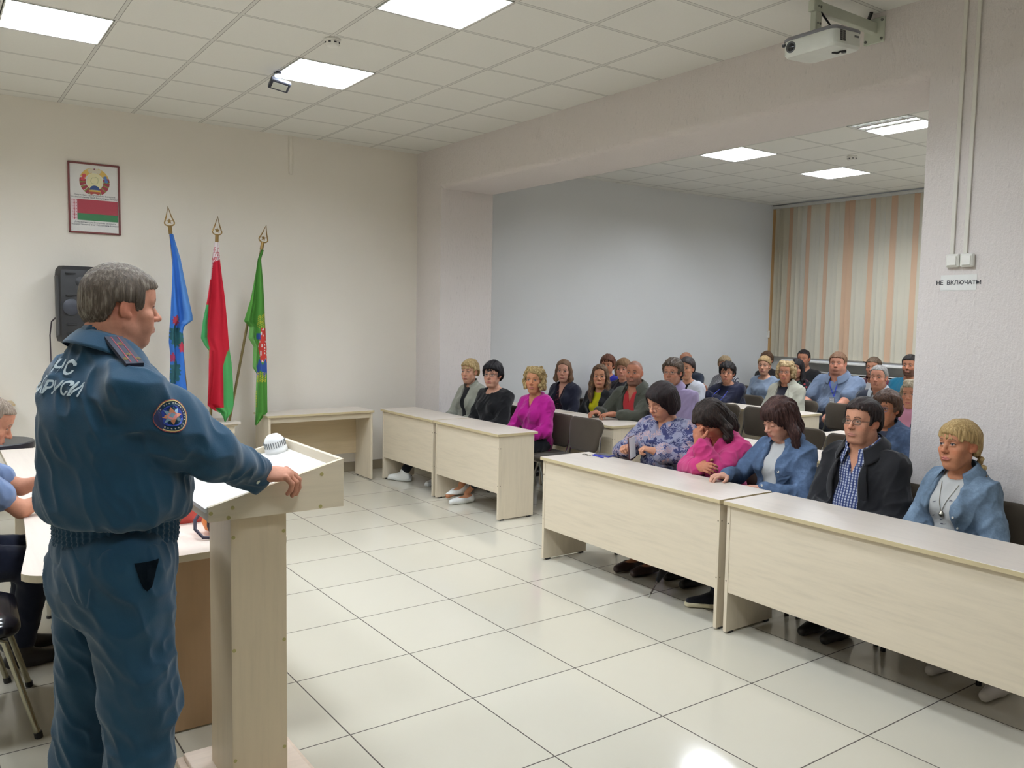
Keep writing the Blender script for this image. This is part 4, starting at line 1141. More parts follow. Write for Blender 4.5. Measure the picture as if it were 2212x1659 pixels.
def head_color(V, hd):
    """colours of the face by place on it (head frame); lip line and nostrils carry painted shade"""
    sk = SKK*lc(hd.get('skin', (214, 170, 146))); x, y, z = V[:, 0], V[:, 1], V[:, 2]; ax = np.abs(x)
    m = hd.get('sex', 'f') == 'm'
    c = np.tile(sk, (len(V), 1))
    def blend(mask, col, f=1.0):
        mk = np.clip(mask, 0, 1)[:, None]*f; c[:] = c*(1-mk)+np.asarray(col)*mk
    def g(cx, cy, sx, sy, use=None): return np.exp(-(((ax if use is None else use)-cx)/sx)**2-((z-cy)/sy)**2)
    front = (y > .03)
    red = sk*np.array([1.08, .80, .76])
    blend(g(.042, -.036, .02, .018)*front, red, .55); blend(g(0, -.034, .014, .014)*(y > .09), red, .55)
    blend((ax > .066)*1.0*np.exp(-((z+.004)/.04)**2)*(np.abs(y+.01) < .035), red, .7)
    if m and hd.get('stubble', .25) > 0:
        bd = ((z < -.042)&(y > -.02)&~((ax < .021)&(np.abs(z+.072) < .010)))*np.clip((-.038-z)/.02, 0, 1)
        bd = bd*(1-np.clip((-z-.126)/.02, 0, 1))
        blend(bd, lc(hd.get('beard_col', (92, 78, 70))), hd.get('stubble', .25))
    lip = ((ax/.0235)**2+((z+.0722)/.0100)**2 < 1)&(y > .078)
    blend(lip*1.0, lc(hd.get('lips', (178, 104, 98) if not m else (176, 118, 104))), .85)
    blend(((ax < .024)&(np.abs(z+.0718-ax*.07) < .0016)&(y > .07))*1.0, sk*.42, .85)  # shade between the lips painted into the skin colour
    # brows
    bz = .0235+.0035*np.sin(np.clip((ax-.014)/.034, 0, 1)*math.pi)-.004*np.clip((ax-.035)/.012, 0, 1)
    br = (np.abs(z-bz) < (.0034 if m else .0024))&(ax > .013)&(ax < .048)&front
    blend(br*1.0, lc(hd.get('brow', (84, 64, 50))), .85)
    # eye lids, lashes, eyes
    dx = ax-.0315
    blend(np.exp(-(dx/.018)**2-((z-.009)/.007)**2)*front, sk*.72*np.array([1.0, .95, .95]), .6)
    eye = ((dx/.0128)**2+((z-.0002)/(.0048))**2 < 1)&(y > .066)
    if hd.get('down'):
        blend(((np.abs(z+.006) < .0018)&(np.abs(dx) < .0135)&(y > .06))*1.0, lc((44, 34, 30)), .9)
    else:
        blend(eye*1.0, lc((168, 152, 142)), 1)
        gx = hd.get('gaze', 0.0)
        d2 = np.sqrt((x-np.sign(x)*.0315-gx*.004)**2+(z-.0006)**2)
        blend((eye&(d2 < .0062))*1.0, lc(hd.get('iris', (62, 66, 70))), 1); blend((eye&(d2 < .0030))*1.0, lc((18, 16, 16)), 1)
        lash = (np.abs(z-(.0052-.18*dx*dx/.0132)) < (.0018 if m else .0024))&(np.abs(dx) < .0142)&(y > .064)
        blend(lash*1.0, lc((34, 26, 24)), .9 if not m else .7)
    blend((((ax-.0065)/.0035)**2+((z+.0445)/.0030)**2 < 1)*(y > .085)*1.0, sk*.30, .8)  # shade inside the nostrils painted into the skin colour
    if hd.get('buzz') is not None:
        hl = (z > .048+.2*np.clip(.05-np.abs(x), 0, .05)*0-.55*np.clip(.045-y, 0, .2)-.0)&~((y > .052)&(z < .075))
        hl2 = np.clip((z-(.075-.9*np.clip(.052-y, 0, .17)))/.012, 0, 1)*(1-((ax > .066)&(z < .03)&(y > -.04)))
        blend(hl2, lc(hd['buzz']), hd.get('buzz_f', .7))
    return c

# hair styles, all in the head frame
def hair_prims(p, st, w=1.0):
    kind = st['kind']; t = st.get('t', .016)
    def cap_shell(t, back=0.0):
        p.ell((0, -.014, .036), (.0745*w+t*.9, .095+t, .086+t), k=.01)
        p.ell((0, -.05-back, -.012), (.062*w+t, .056+t, .06), k=.03)
        p.ell((0, .026, .060), (.058*w+t*.5, .066+t*.75, .048+t*.5), k=.02)
    def face_cut(zl, half, yb=.030, zb=-.4, k=.012, slope=0.0):
        # remove everything in front of y=yb below the hairline zl (arched), |x|<half
        def f(q):
            x, y, z = q[..., 0], q[..., 1], q[..., 2]
            line = zl-(np.abs(x)/half)**2*.024+slope*x
            return np.maximum(np.maximum(z-line, yb-y-.35*np.maximum(0, z-.02)), np.abs(x)-half)
        p.fn(f, 's', k)
    if kind == 'short':            # men's and cropped cuts
        cap_shell(t)
        fl = st.get('line', .066); nape = st.get('nape', -.055)
        def f(q):
            x, y, z = q[..., 0], q[..., 1], q[..., 2]; ax = np.abs(x)
            side = st.get('side', .012)
            # lower boundary: front hairline, temples, over the ears, nape
            lim = np.where(y > .045, fl-(ax/.07)**2*.012, np.where(y > .02, side+st.get('temple', .03), np.where(y > -.035, side, side+(nape-side)*np.clip((-.035-y)/.035, 0, 1))))
            sb = st.get('burn', -.02)
            lim = np.where((y > .018)&(y < st.get('burny', .036))&(ax > .055), sb, lim)
            return z-lim
        p.fn(f, 's', .010)
    elif kind == 'bob':            # helmet to the jaw
        L = st.get('len', -.085); bang = st.get('bang', .028); ww = st.get('wide', .0)
        cap_shell(t)
        for s in (-1, 1):
            p.chain([(s*(.058*w), -.02, .06), (s*(.068*w+ww*.6), -.012, -.01), (s*(.068*w+ww), -.012, L+.02)], [.03+t*.5, .026+t*.4, .022+t*.3], k=.02)
        p.ell((0, -.062, -.02), (.066*w+t+ww*.5, .045+t, max(.05, .03-L)), k=.02)
        p.fn(lambda q: q[..., 2]-L-.10*np.maximum(0, -q[..., 1]-.03)*st.get('angle', 0), 'i', .02) if False else p.fn(lambda q: (L-st.get('rise', 0)*np.maximum(0, -q[..., 1]-.02))-q[..., 2], 's' if False else 'i', .015)
        face_cut(bang, st.get('half', .052), slope=st.get('slope', 0))
    elif kind == 'long':           # past the shoulders
        L = st.get('len', -.26); bang = st.get('bang', .072); ww = st.get('wide', .012)
        cap_shell(t)
        for s in (-1, 1):
            p.chain([(s*.05*w, -.01, .075), (s*(.070*w), -.006, .0), (s*(.074*w+ww), -.006, -.08), (s*(.080*w+ww), st.get('fwd', .015), L*.75), (s*(.075*w+ww), st.get('fwd', .015)+.015, L)], [.03, .024+t*.4, .026+t*.4, .028, .014], k=.02)
        p.chain([(0, -.07, 0), (0, -.085, -.1), (0, -.10, L)], [.06, .06, .04], k=.03)
        face_cut(bang, st.get('half', .050), slope=st.get('slope', 0))
    elif kind == 'curly':
        rnd = random.Random(st.get('seed', 3)); L = st.get('len', -.08)
        cap_shell(t*.7)
        N = st.get('n', 120)
        for i in range(N):
            a = rnd.uniform(-2.5, 2.5); h = rnd.uniform(L, .115)
            if abs(a) < .75 and h < .062: continue
            rr = st.get('vol', 1.0)*(.10 if h < .03 else .10*math.sqrt(max(.02, 1-((h-.03)/.10)**2)))
            x = math.sin(a)*rr*.92; y = math.cos(a)*rr*1.0-.014
            p.ell((x, y, h), (rnd.uniform(.015, .024),)*3, k=.010)
        face_cut(st.get('bang', .058), st.get('half', .05), yb=.034)
    elif kind == 'tail':           # pulled back
        cap_shell(t)
        def f(q):
            x, y, z = q[..., 0], q[..., 1], q[..., 2]; ax = np.abs(x)
            lim = np.where(y > .03, st.get('line', .068)-(ax/.07)**2*.03, np.where(y > -.03, .0+.02*np.clip((y+.03)/.06, 0, 1), -.05))
            return z-lim
        p.fn(f, 's', .012)
        if st.get('braid'):
            pts = [(.03, -.095, -.02), (.055, -.10, -.08), (.085, -.085, -.15), (.115, -.07, -.21), (.135, -.06, -.25)]
            pts = [(st['braid']*a, b, c) for a, b, c in pts]
            for i in range(13):
                u = i/12*4; j = min(3, int(u)); q = np.array(pts[j])+(np.array(pts[j+1])-np.array(pts[j]))*(u-j)
                p.ell(q+V3((.007 if i % 2 else -.007), 0, 0), (.017-.0005*i, .016, .015), k=.006)
        if st.get('bun'): p.ell((0, -.085, .075), (.042, .038, .036), k=.012)
    if st.get('fringe') is not None:     # full or swept fringe lying on the forehead
        z0 = st['fringe']; sl = st.get('fslope', 0)
        for i in range(11):
            u = (i-5)/5
            p.cap((u*.045, .060-.014*u*u, .094-.02*u*u), (u*.060, .0925-.034*u*u, z0+sl*u+.004*math.sin(i*2.1)), .014, .0085, k=.008)
def hair_disp(V, N, st, seed):
    k = st['kind']; amp = st.get('rough', .0035)
    th = np.arctan2(V[:, 0], -V[:, 1]); r = np.sqrt(V[:, 0]**2+V[:, 1]**2)
    A = np.stack([th*11, V[:, 2]*14, r*20], -1); B = np.stack([th*30, V[:, 2]*30, r*40], -1)
    if k == 'curly': A = V*55; B = V*110
    n = vnoise(A, seed)*1.0+vnoise(B, seed+1)*.6
    tp = np.clip((V[:, 2]-.075)/.03, 0, 1)
    n = n*(1-tp)+tp*vnoise(V*np.array([70, 22, 40]), seed+2)*1.1
    return V+N*(amp*n)[:, None]

def build_hair(body, st, O, R, res, seed=0, w=1.0):
    p = Prims(); p.frame((0, 0, 0)); hair_prims(p, st, w)
    V, Q = surf(p, res)
    if len(V) == 0: return
    V = relax(V, Q, 1, .4)
    V = hair_disp(V, normals(V, Q), st, seed)
    me = mesh_np('hair', V @ R.T+O, Q)
    return obj('hair', me, hair_mat(st['col'], st.get('col2', tuple(min(255, int(c*1.45+10)) for c in st['col']))), body)

def ik(S, W, a, b, pole):
    S, W = np.array(S, float), np.array(W, float); d = W-S; L = np.linalg.norm(d)
    if L > (a+b)*.995: W = S+d*((a+b)*.995/L); d = W-S; L = np.linalg.norm(d)
    x = (a*a-b*b+L*L)/(2*L); h = math.sqrt(max(1e-6, a*a-x*x)); u = d/L
    pl = np.array(pole, float); pl = unit(pl-u*(pl@u)); return S+u*x+pl*h, W
def hand_prims(p, W, d, nrm, side, pose='relax', s=1.0):
    """wrist W, pointing direction d, back-of-hand normal nrm; side=+1 right hand"""
    d = unit(d); nrm = unit(np.array(nrm)-d*(np.array(nrm)@d)); lat = np.cross(d, nrm)*side    # towards the little finger side
    def P(a, b, c): return np.array(W)+d*a*s+lat*b*s+nrm*c*s
    Rm = np.stack([d, lat, nrm], 1)
    p.cap(P(-.01, 0, 0), P(.03, 0, 0), .024*s, .024*s, k=.012)
    p.p.append(('e', 'u', .014, P(.05, .0, 0), .05*s, (P(.05, 0, 0), np.array((.050, .040, .0175))*s, Rm)))
    curl = {'relax': (20, 35, 25), 'flat': (5, 8, 6), 'grip': (50, 65, 40), 'fist': (75, 90, 60), 'drape': (38, 42, 18)}[pose]
    for i, (b, L, r) in enumerate(((-.030, .074, .0092), (-.010, .082, .0096), (.011, .076, .0092), (.030, .060, .0082))):
        q = P(.088-.006*abs(i-1.2), b, 0.002); dirn = d+lat*(b*1.8); dirn = unit(dirn); ang = 0
        for j, fr in enumerate((.45, .30, .25)):
            ang += math.radians(curl[j]+(i*3)); v = dirn*math.cos(ang)-nrm*math.sin(ang)
            q2 = q+v*L*fr*s; p.cap(q, q2, r*s*(1-.08*j), r*s*(1-.08*(j+1)), k=.0045); q = q2
    th = unit(d*.72-lat*.75-nrm*.30); q = P(.018, -.030, -.004)
    q2 = q+th*.040*s; p.cap(q, q2, .0145*s, .0112*s, k=.010); th2 = unit(d*.9-lat*.35-nrm*.35)
    q3 = q2+th2*.034*s; p.cap(q2, q3, .0112*s, .0085*s, k=.005)

SEAT_Z = 0.57
def person(S):
    """S: dict describing one person; local frame +y forward, +x to the person's right, origin on the floor under the hips"""
    az = S.get('az', FACE_W); hw_ = np.array(S['head']); hipw = np.array(S['hip'])
    ca, sa = math.cos(az), math.sin(az); Rw = np.array([[ca, -sa, 0], [sa, ca, 0], [0, 0, 1]])
    org = V3(hipw[0], hipw[1], 0); loc = lambda p: Rw.T @ (np.array(p, float)-org)
    hd = S['hd']; m = hd.get('sex', 'f') == 'm'; b = S.get('build', 1.0)*(1.08 if m else 1.0); sc = S.get('scale', 1.0)
    near = S.get('near', False); rf = (.0028 if near else .0036)*RES_K; rc = (.008 if near else .010)*RES_K; rg = (.0055 if near else .0075)*RES_K
    H = loc(hw_); yw, pt, rl = S.get('look', (0, 0, 0)); R = rotm(yw, pt, rl)*1.0
    hs = S.get('hs', 1.0); RS = R*hs
    tilt = R @ V3(0, 0, 1)
    Nk = H+R @ V3(0, -.025, -.085)*hs                      # top of the neck
    NB = Nk+V3(0, -.022, -.075)-V3(0, .02, 0)*0             # base of the neck
    P0 = V3(0, 0, S.get('hipz', SEAT_Z))
    u = unit(NB-P0); Lt = np.linalg.norm(NB-P0); ty = math.radians(S.get('turn', 0))
    x0 = V3(math.cos(ty), -math.sin(ty), 0); x0 = unit(x0-u*(x0@u)); f0 = np.cross(u, x0)
    TR = np.stack([x0, f0, u], 1)
    def TP(x, y, z): return P0+TR @ V3(x, y, z*Lt)          # torso coords, z in 0..1 from hip to neck
    sw = S.get('sw', (.160 if m else .136))*b
    Sh = {s: TP(s*sw, -.01, .845) for s in (-1, 1)}
    if 'shrug' in S:
        for s in (-1, 1): Sh[s] = Sh[s]+u*S['shrug'][0 if s < 0 else 1]
    ua, fa = (.295 if m else .27)*sc, (.255 if m else .235)*sc
    arms = {}
    for s, key in ((-1, 'lh'), (1, 'rh')):
        a = S.get(key, {})
        Wt = a.get('w'); Wt = loc(Wt) if Wt is not None else TP(s*.07, 0, .0)+V3(0, .27+.03*s, .05)
        pole = a.get('pole', (s*.8, -.5, -.6)); E, W = ik(Sh[s], Wt, ua, fa, pole)
        arms[s] = (E, W, a)
    # legs
    legs = {}
    if S.get('stand'):
        for s in (-1, 1):
            ft = S['feet'][0 if s < 0 else 1]; ft = loc((ft[0], ft[1], 0))
            hipj = P0+V3(s*.095*b, 0, -.02); kn = (hipj+ft+V3(0, 0, .09))/2+V3(0, .02, 0); legs[s] = (hipj, kn, ft+V3(0, -.03, .09), S.get('toe', (0, 0))[0 if s < 0 else 1])
    else:
        kz = .50
        for s in (-1, 1):
            ft = S.get('feet', {}).get(s) if isinstance(S.get('feet'), dict) else None
            hipj = P0+V3(s*.085, .02, -.015); kn = V3(s*.11, .42*sc, kz)
            an = loc(ft) if ft is not None else V3(s*.115, .36, .095)
            legs[s] = (hipj, kn, an, 0)
    def torso(p, t, k=.05, waist=1.0):
        bel = S.get('belly', 0.0)
        p.frame(P0, TR)
        p.ell((0, -.01, -.01), (.165*b+t, .115*b+t, .12+t), k=k)
        p.ell((0, .0+bel*.5, .28*Lt), ((.142 if not m else .155)*b*waist+t+bel*.6, .105*b+t+bel, .16+t), k=k)
        p.ell((0, -.005, .62*Lt), ((.148 if not m else .165)*b+t, .108*b+t, .18+t), k=k)
        p.ell((0, -.015, .80*Lt), (.13*b+t, .085*b+t, .09+t), k=k)
        if not m:
            bu = S.get('bust', 1.0)
            for s in (-1, 1): p.ell((s*.068*b, .075*b, .60*Lt), (.068*b*bu+t*.5, .062*bu+t, .066*bu+t*.5), k=.045)
        p.frame()
        for s in (-1, 1):
            p.cap(TP(s*.045, -.02, .95), Sh[s]+u*.0, .042+t*.6, .050*b+t, k=.045)
    def arm(p, s, t, upto=1.0, flare=0.0, from_=0.0):
        E, W, a = arms[s]; bb = b if not m else b*1.0
        p.cap(Sh[s], E if upto >= 1 else Sh[s]+(E-Sh[s])*upto, .050*bb+t, .040*bb+t, k=.035)
        if upto > 1: p.cap(E, E+(W-E)*min(1, upto-1), (.040*bb+t), (.040-.012*min(1, upto-1))*bb+t+flare, k=.02)
    def leg(p, s, t, down=1.0):
        hj, kn, an, _ = legs[s]
        p.cap(hj, kn, .085*b+t, .058*b+t, k=.04); p.cap(kn, kn+(an-kn)*down, .056*b+t, .036+t, k=.03)
    # ---- body (skin): fine on head and hands, coarser where clothes hide it
    bp = Prims(); bp.frame(H, R, hs); head_prims(bp, hd); 
    nw = (.054 if m else .0435)*(1+.25*hd.get('fat', 0))*(b if m else 1)
    bp.cap((0, -.022, -.045), (0, -.022, -.06), nw*.95, nw, k=.02); bp.frame()
    bp.cap(Nk, NB, nw, nw*1.08, k=.02); bp.cap(NB, TP(0, -.015, .86), nw*1.05, .07, k=.04)
    torso(bp, -.012); 
    for s in (-1, 1):
        arm(bp, s, -.008, 2.0); E, W, a = arms[s]
        hdn = a.get('d', W-E); nr = a.get('n', (0, 0, 1)); hand_prims(bp, W, hdn, nr, s, a.get('pose', 'relax'), S.get('hand', 1.0 if m else .92))
        leg(bp, s, -.012); an = legs[s][2]; fd = S.get('footdir', {}).get(s, (0, 1, 0)) if isinstance(S.get('footdir', {}), dict) else (0, 1, 0)
        fdv = unit(V3(*fd)); bp.cap(an+V3(0, 0, -.045)-fdv*.03, an+fdv*.13+V3(0, 0, -.065), .034, .024, k=.03)
    boxes = [(H+V3(0, 0, -.01), .155*hs+.01)]
    for s in (-1, 1):
        if arms[s][2].get('fine'):
            W = arms[s][1]; dd = unit(np.array(arms[s][2].get('d', W-arms[s][0]))); boxes.append((W+dd*.07, .135))
    def isin(X, grow): 
        r = np.zeros(len(X), bool)
        for c, q in boxes: r |= (((X-c)**2).sum(-1) < (q+grow)**2)
        return r
    V1, Q1 = surf(bp, rf, keep=lambda C, hb: isin(C, hb))
    kq = isin(V1[Q1].mean(1), 0); Q1 = Q1[kq]
    V2, Q2 = surf(bp, rc); kq = ~isin(V2[Q2].mean(1), -.012); Q2 = Q2[kq]
    V = np.concatenate([V1, V2]); Q = np.concatenate([Q1, Q2+len(V1)])
    uq, inv = np.unique(Q, return_inverse=True); V = V[uq]; Q = inv.reshape(Q.shape)
    me = mesh_np('person', V, Q)
    hl = (V-H) @ R/hs; cols = np.tile(SKK*lc(hd.get('skin', (214, 170, 146))), (len(V), 1))
    ishead = (np.linalg.norm(hl-V3(0, 0, 0), axis=1) < .155)&(hl[:, 2] > -.132); cols[ishead] = head_color(hl[ishead], hd)
    cols = cols*(1+.05*vnoise(V*24, 5)[:, None])
    set_col(me, np.clip(cols, 0, 1))
    o = obj('person', me, skin_mat(), None, None, tuple(org), (0, 0, az))
    tag(o, S['label'], 'person', S.get('group'))
    # ---- hair
    if hd.get('hair'): build_hair(o, hd['hair'], H, RS, (.0036 if near else .0046)*RES_K, hash(S['label']) % 97 if False else len(S['label']), hd.get('w', 1.0)*(1.05 if m else 1))
    # ---- clothes
    sd = len(S['label'])*7 % 50; MESH = {}
    def folds(V, N, amp, seed):
        W = V+np.stack([V[:, 2]*.35, V[:, 2]*.2, V[:, 0]*.3], -1)
        r1 = (1-np.abs(vnoise(W*np.array([10, 10, 6.5])+seed, seed)))**2; r2 = (1-np.abs(vnoise(W*np.array([23, 23, 14])+seed*3, seed+3)))**2
        c = vnoise(V*4.5, seed+9)
        return V+N*(amp*(1.5*(r1-.45)+.8*(r2-.45)+.5*c))[:, None]
    def garment(name, p, mat_, res, amp=.006, seed=0, label=None, low=None):
        V, Q = surf(p, res, disp=.01)
        if len(V) == 0: return None
        V = relax(V, Q, 1, .5); V = folds(V, normals(V, Q), amp, seed+sd); V = relax(V, Q, 1, .3)
        MESH[name] = (V, Q); g_ = obj(name, mesh_np(name, V, Q), mat_, o)
        if label: g_['label'] = label
        return g_
    def neck_hole(p, kind, t=0.0, vdepth=.12, vw=.055):
        nb, nk = NB, Nk
        p.frame()
        ax = unit(Nk-NB); r0 = nw+.012+t
        if kind == 'turtle': p.cap(NB, Nk+ax*.005, nw+.016, nw+.013, k=.015); p.cap(Nk+ax*.012, Nk+ax*.2, nw+.05, op='s', k=.004)
        else:
            p.cap(NB+ax*(.012 if kind != 'wide' else -.012)+f0*.012, NB+ax*.25+f0*.03, r0+(.0 if kind != 'wide' else .028), r0+.06, op='s', k=.008)
            if kind in ('v', 'collar'):
                zt = float((NB-P0)@u)
                def f(q):
                    x, y, z = q[..., 0], q[..., 1], q[..., 2]; d = zt+.01-z
                    return np.maximum(np.maximum(np.abs(x)-(vw*(1-d/vdepth)), z-zt-.1), .0-y)
                p.frame(P0, TR); p.fn(f, 's', .006); p.frame()
    top = S.get('top')
    if top:
        if S.get('jacket'): top = dict(top, t=.002, loose=0, amp=.003, sleeve=.35)
        p = Prims(); t = top.get('t', .006); torso(p, t, waist=top.get('waist', 1.0))
        for s in (-1, 1): arm(p, s, t+top.get('loose', .004), top.get('sleeve', 1.9), top.get('flare', 0.0))
        neck_hole(p, top.get('neck', 'crew'), 0, top.get('vd', .12), top.get('vw', .05))
        P1 = P0+TR @ V3(0, 0, -.09); p.frame(P0, TR); p.fn(lambda q: -.10-q[..., 2], 'i', .01) if False else None; p.frame()
        garment(top.get('name', 'blouse'), p, top['mat'], rg, top.get('amp', .005), 11, top.get('label'))
        if top.get('collar'):
            collar(o, top['collar'], top.get('cmat', top['mat']), NB, Nk, nw, u, x0, f0, t, top.get('open', .04))
    jk = S.get('jacket')
    if jk:
        p = Prims(); t = jk.get('t', .018); torso(p, t, waist=jk.get('waist', 1.0))
        for s in (-1, 1): arm(p, s, t*.8+jk.get('loose', .004), jk.get('sleeve', 1.95), jk.get('flare', 0.0))
        neck_hole(p, 'crew', .010)
        zt = float((NB-P0)@u); wt, wb, ap = jk.get('open', (.075, .06, .0))
        def f(q):
            x, y, z = q[..., 0], q[..., 1], q[..., 2]; e = np.clip((z-ap)/(zt-ap), 0, 1)
            return np.maximum(np.abs(x-jk.get('shift', 0))-(wb+(wt-wb)*e), .01-y)
        p.frame(P0, TR); p.fn(f, 's', .010); p.frame()
        garment(jk.get('name', 'jacket'), p, jk['mat'], rg, min(jk.get('amp', .007), .0085), 23, jk.get('label'))
        if jk.get('collar'):
            collar(o, jk['collar'], jk['mat'], NB, Nk, nw+.012, u, x0, f0, t, jk.get('cope', .06), TP if jk['collar'] == 'lapel' else None, jk, Lt)
    pants = S.get('pants', {'mat': cloth((40, 42, 52))})
    p = Prims(); p.frame(P0, TR); p.ell((0, -.01, -.012), (.168*b+.006, .118*b+.006, .115), k=.03); p.frame()
    for s in (-1, 1): leg(p, s, .012, pants.get('down', .93))
    garment(pants.get('name', 'trousers'), p, pants['mat'], .010*RES_K, .006, 31, pants.get('label'))
    sh_ = S.get('shoes', {'mat': plain((34, 32, 32), 0.4)})
    if sh_:
        for s in (-1, 1):
            an = legs[s][2]; fd = unit(V3(*(S.get('footdir', {}).get(s, (0, 1, 0))))); p = Prims()
            p.cap(an-fd*.045+V3(0, 0, -.055), an+fd*.05+V3(0, 0, -.058), .040, .041, k=.02); p.cap(an+fd*.05+V3(0, 0, -.058), an+fd*.165+V3(0, 0, -.070), .041, .027, k=.02)
            if not sh_.get('low'): p.cap(an+V3(0, 0, -.05), an+V3(0, 0, -.005), .042, .044, k=.02)
            else: p.ell(an+fd*.03+V3(0, 0, -.01), (.045, .08, .042), 's', .008)
            zb = an[2]-.095
            p.fn(lambda q: zb-q[..., 2], 'i', .004) if not sh_.get('tilt') else None
            Vv, Qq = surf(p, .006*RES_K)
            if len(Vv):
                so = obj('shoe', mesh_np('shoe', Vv, Qq), sh_['mat'], o)
                if sh_.get('sole'):
                    p2 = Prims(); p2.cap(an-fd*.045+V3(0, 0, -.082), an+fd*.05+V3(0, 0, -.082), .044, .046, k=.02); p2.cap(an+fd*.05+V3(0, 0, -.082), an+fd*.165+V3(0, 0, -.082), .046, .034, k=.02)
                    p2.fn(lambda q: np.maximum(an[2]-.0945-q[..., 2], q[..., 2]-(an[2]-.068)), 'i', .003)
                    Vv, Qq = surf(p2, .005*RES_K)
                    if len(Vv): obj('sole', mesh_np('sole', Vv, Qq), sh_['sole'], so)
    if hd.get('glasses'): glasses(o, hd['glasses'], H, RS, hd.get('w', 1.0))
    ctx = dict(o=o, H=H, R=RS, TP=TP, TR=TR, P0=P0, u=u, x0=x0, f0=f0, NB=NB, Nk=Nk, arms=arms, Lt=Lt, b=b, nw=nw, Rw=Rw, org=org, Sh=Sh, mesh=MESH, loc=loc, torso=torso, arm=arm, leg=leg, garment=garment, neck_hole=neck_hole, legs=legs, rg=rg)
    if S.get('extra'): S['extra'](ctx)
    return ctx

def glasses(o, gl, H, R, w):
    T_ = lambda p: tuple(H+R @ V3(*p)); g = G(); zc = gl.get('z', -.002); yc = .098+gl.get('dy', 0); rx, rz = gl.get('r', (.024, .015))
    lens = G()
    for s in (-1, 1):
        L = []
        for a in np.linspace(0, 2*math.pi, 20, False):
            ex = .75 if gl.get('square', True) else 1
            cx, sz = math.copysign(abs(math.cos(a))**ex, math.cos(a)), math.copysign(abs(math.sin(a))**ex, math.sin(a))
            L.append((s*.0325+cx*rx, yc-.10*(abs(s*.0325+cx*rx))**1.0*.18, zc+sz*rz))
        g.tube([T_(p) for p in L], gl.get('t', .0014), 6, True)
        lens.add([T_(p) for p in L], [tuple(range(20))])
        g.tube([T_(p) for p in ((s*(.0325+rx), yc-.010, zc+.006), (s*.072*w, .07, zc+.007), (s*.080*w, .0, zc+.010), (s*.079*w, -.015, zc-.004))], gl.get('t', .0014), 6)
    g.tube([T_((-.0085, yc-.001, zc+.004)), T_((0, yc+.002, zc+.007)), T_((.0085, yc-.001, zc+.004))], gl.get('t', .0014), 6)
    gg = obj('glasses', g, plain(gl.get('col', (40, 36, 36)), 0.35), o, 40); obj('lens', lens, glass_mat(), gg)

def collar(o, kind, mt, NB, Nk, nw, u, x0, f0, t, opn, TP=None, jk=None, Lt=1):
    """shirt collar, stand collar or blazer lapels laid on the neckline as a folded strip"""
    ax = unit(Nk-NB); sidev = unit(np.cross(f0, ax)); fwd = np.cross(ax, sidev)
    g = G(); rows = []
    n = 22; a0 = opn*9
    if kind in ('shirt', 'stand', 'lapel'):
        hgt = {'shirt': .036, 'stand': .03, 'lapel': .036}[kind]; fall = {'shirt': .055, 'stand': 0, 'lapel': .05}[kind]
        for i in range(n+1):
            a = a0+(2*math.pi-2*a0)*i/n         # 0 = front
            e = abs(math.cos(a/2))**3            # 1 at the front tips
            dirv = fwd*math.cos(a)+sidev*math.sin(a)
            base = NB+ax*(.038-.026*max(0, math.cos(a)))+f0*.008
            r1 = nw+.014+t*.5
            P1 = base-ax*.018+dirv*(r1+.004); P2 = base+ax*hgt*(1-.35*e)+dirv*(nw+.014); P3 = P2+dirv*.008+ax*.002
            P4 = base-ax*(fall*.35+fall*.75*e)+dirv*(r1+.030+.022*e+.010) if fall else P3-ax*.004
            P5 = P4-dirv*.006
            rows.append([P1, P2, P3, P4, P5])
        v = [tuple(p) for r_ in rows for p in r_]; m_ = 5
        f = [(i*m_+j, i*m_+j+1, (i+1)*m_+j+1, (i+1)*m_+j) for i in range(n) for j in range(m_-1)]
        g.add(v, f)
    me = g.mesh('collar', 60); ob = obj('collar', me, mt, o)
    md = ob.modifiers.new('thick', 'SOLIDIFY'); md.thickness = .0035; md.offset = 0
    md = ob.modifiers.new('sub', 'SUBSURF'); md.levels = 1; md.render_levels = 1
    if kind == 'lapel' and TP is not None:
        wt, wb, ap = jk.get('open', (.075, .06, .0)); zt = float((NB-TP(0, 0, 0))@u)/Lt
        for s in (-1, 1):
            g = G(); pts = []
            for i in range(9):
                e = i/8; z = (zt*.97)*(1-e)+(ap/Lt+.12)*e; wz = wb+(wt-wb)*np.clip((z*Lt-ap)/(zt*Lt-ap), 0, 1)
                wl = .052*math.sin(math.pi*min(1, .16+.84*(1-e)))*(1 if e > .2 else .55+.45*e/.2)+.004
                yf = .112+t+.030*math.sin(math.pi*min(1, max(0, (z-.2)/.75)))*(1 if True else 0)-.055*max(0, z-.78)/.2
                pts.append((TP(s*(wz-.004), yf, z), TP(s*(wz+wl), yf-.012-.10*wl, z-.01)))
            v = [tuple(q) for a, b_ in pts for q in (a, b_)]
            g.add(v, [(2*i, 2*i+1, 2*i+3, 2*i+2) for i in range(8)])
            ob = obj('lapel', g.mesh('lapel', 60), mt, o); md = ob.modifiers.new('thick', 'SOLIDIFY'); md.thickness = .008; md.offset = 0
            md = ob.modifiers.new('sub', 'SUBSURF'); md.levels = 1; md.render_levels = 1
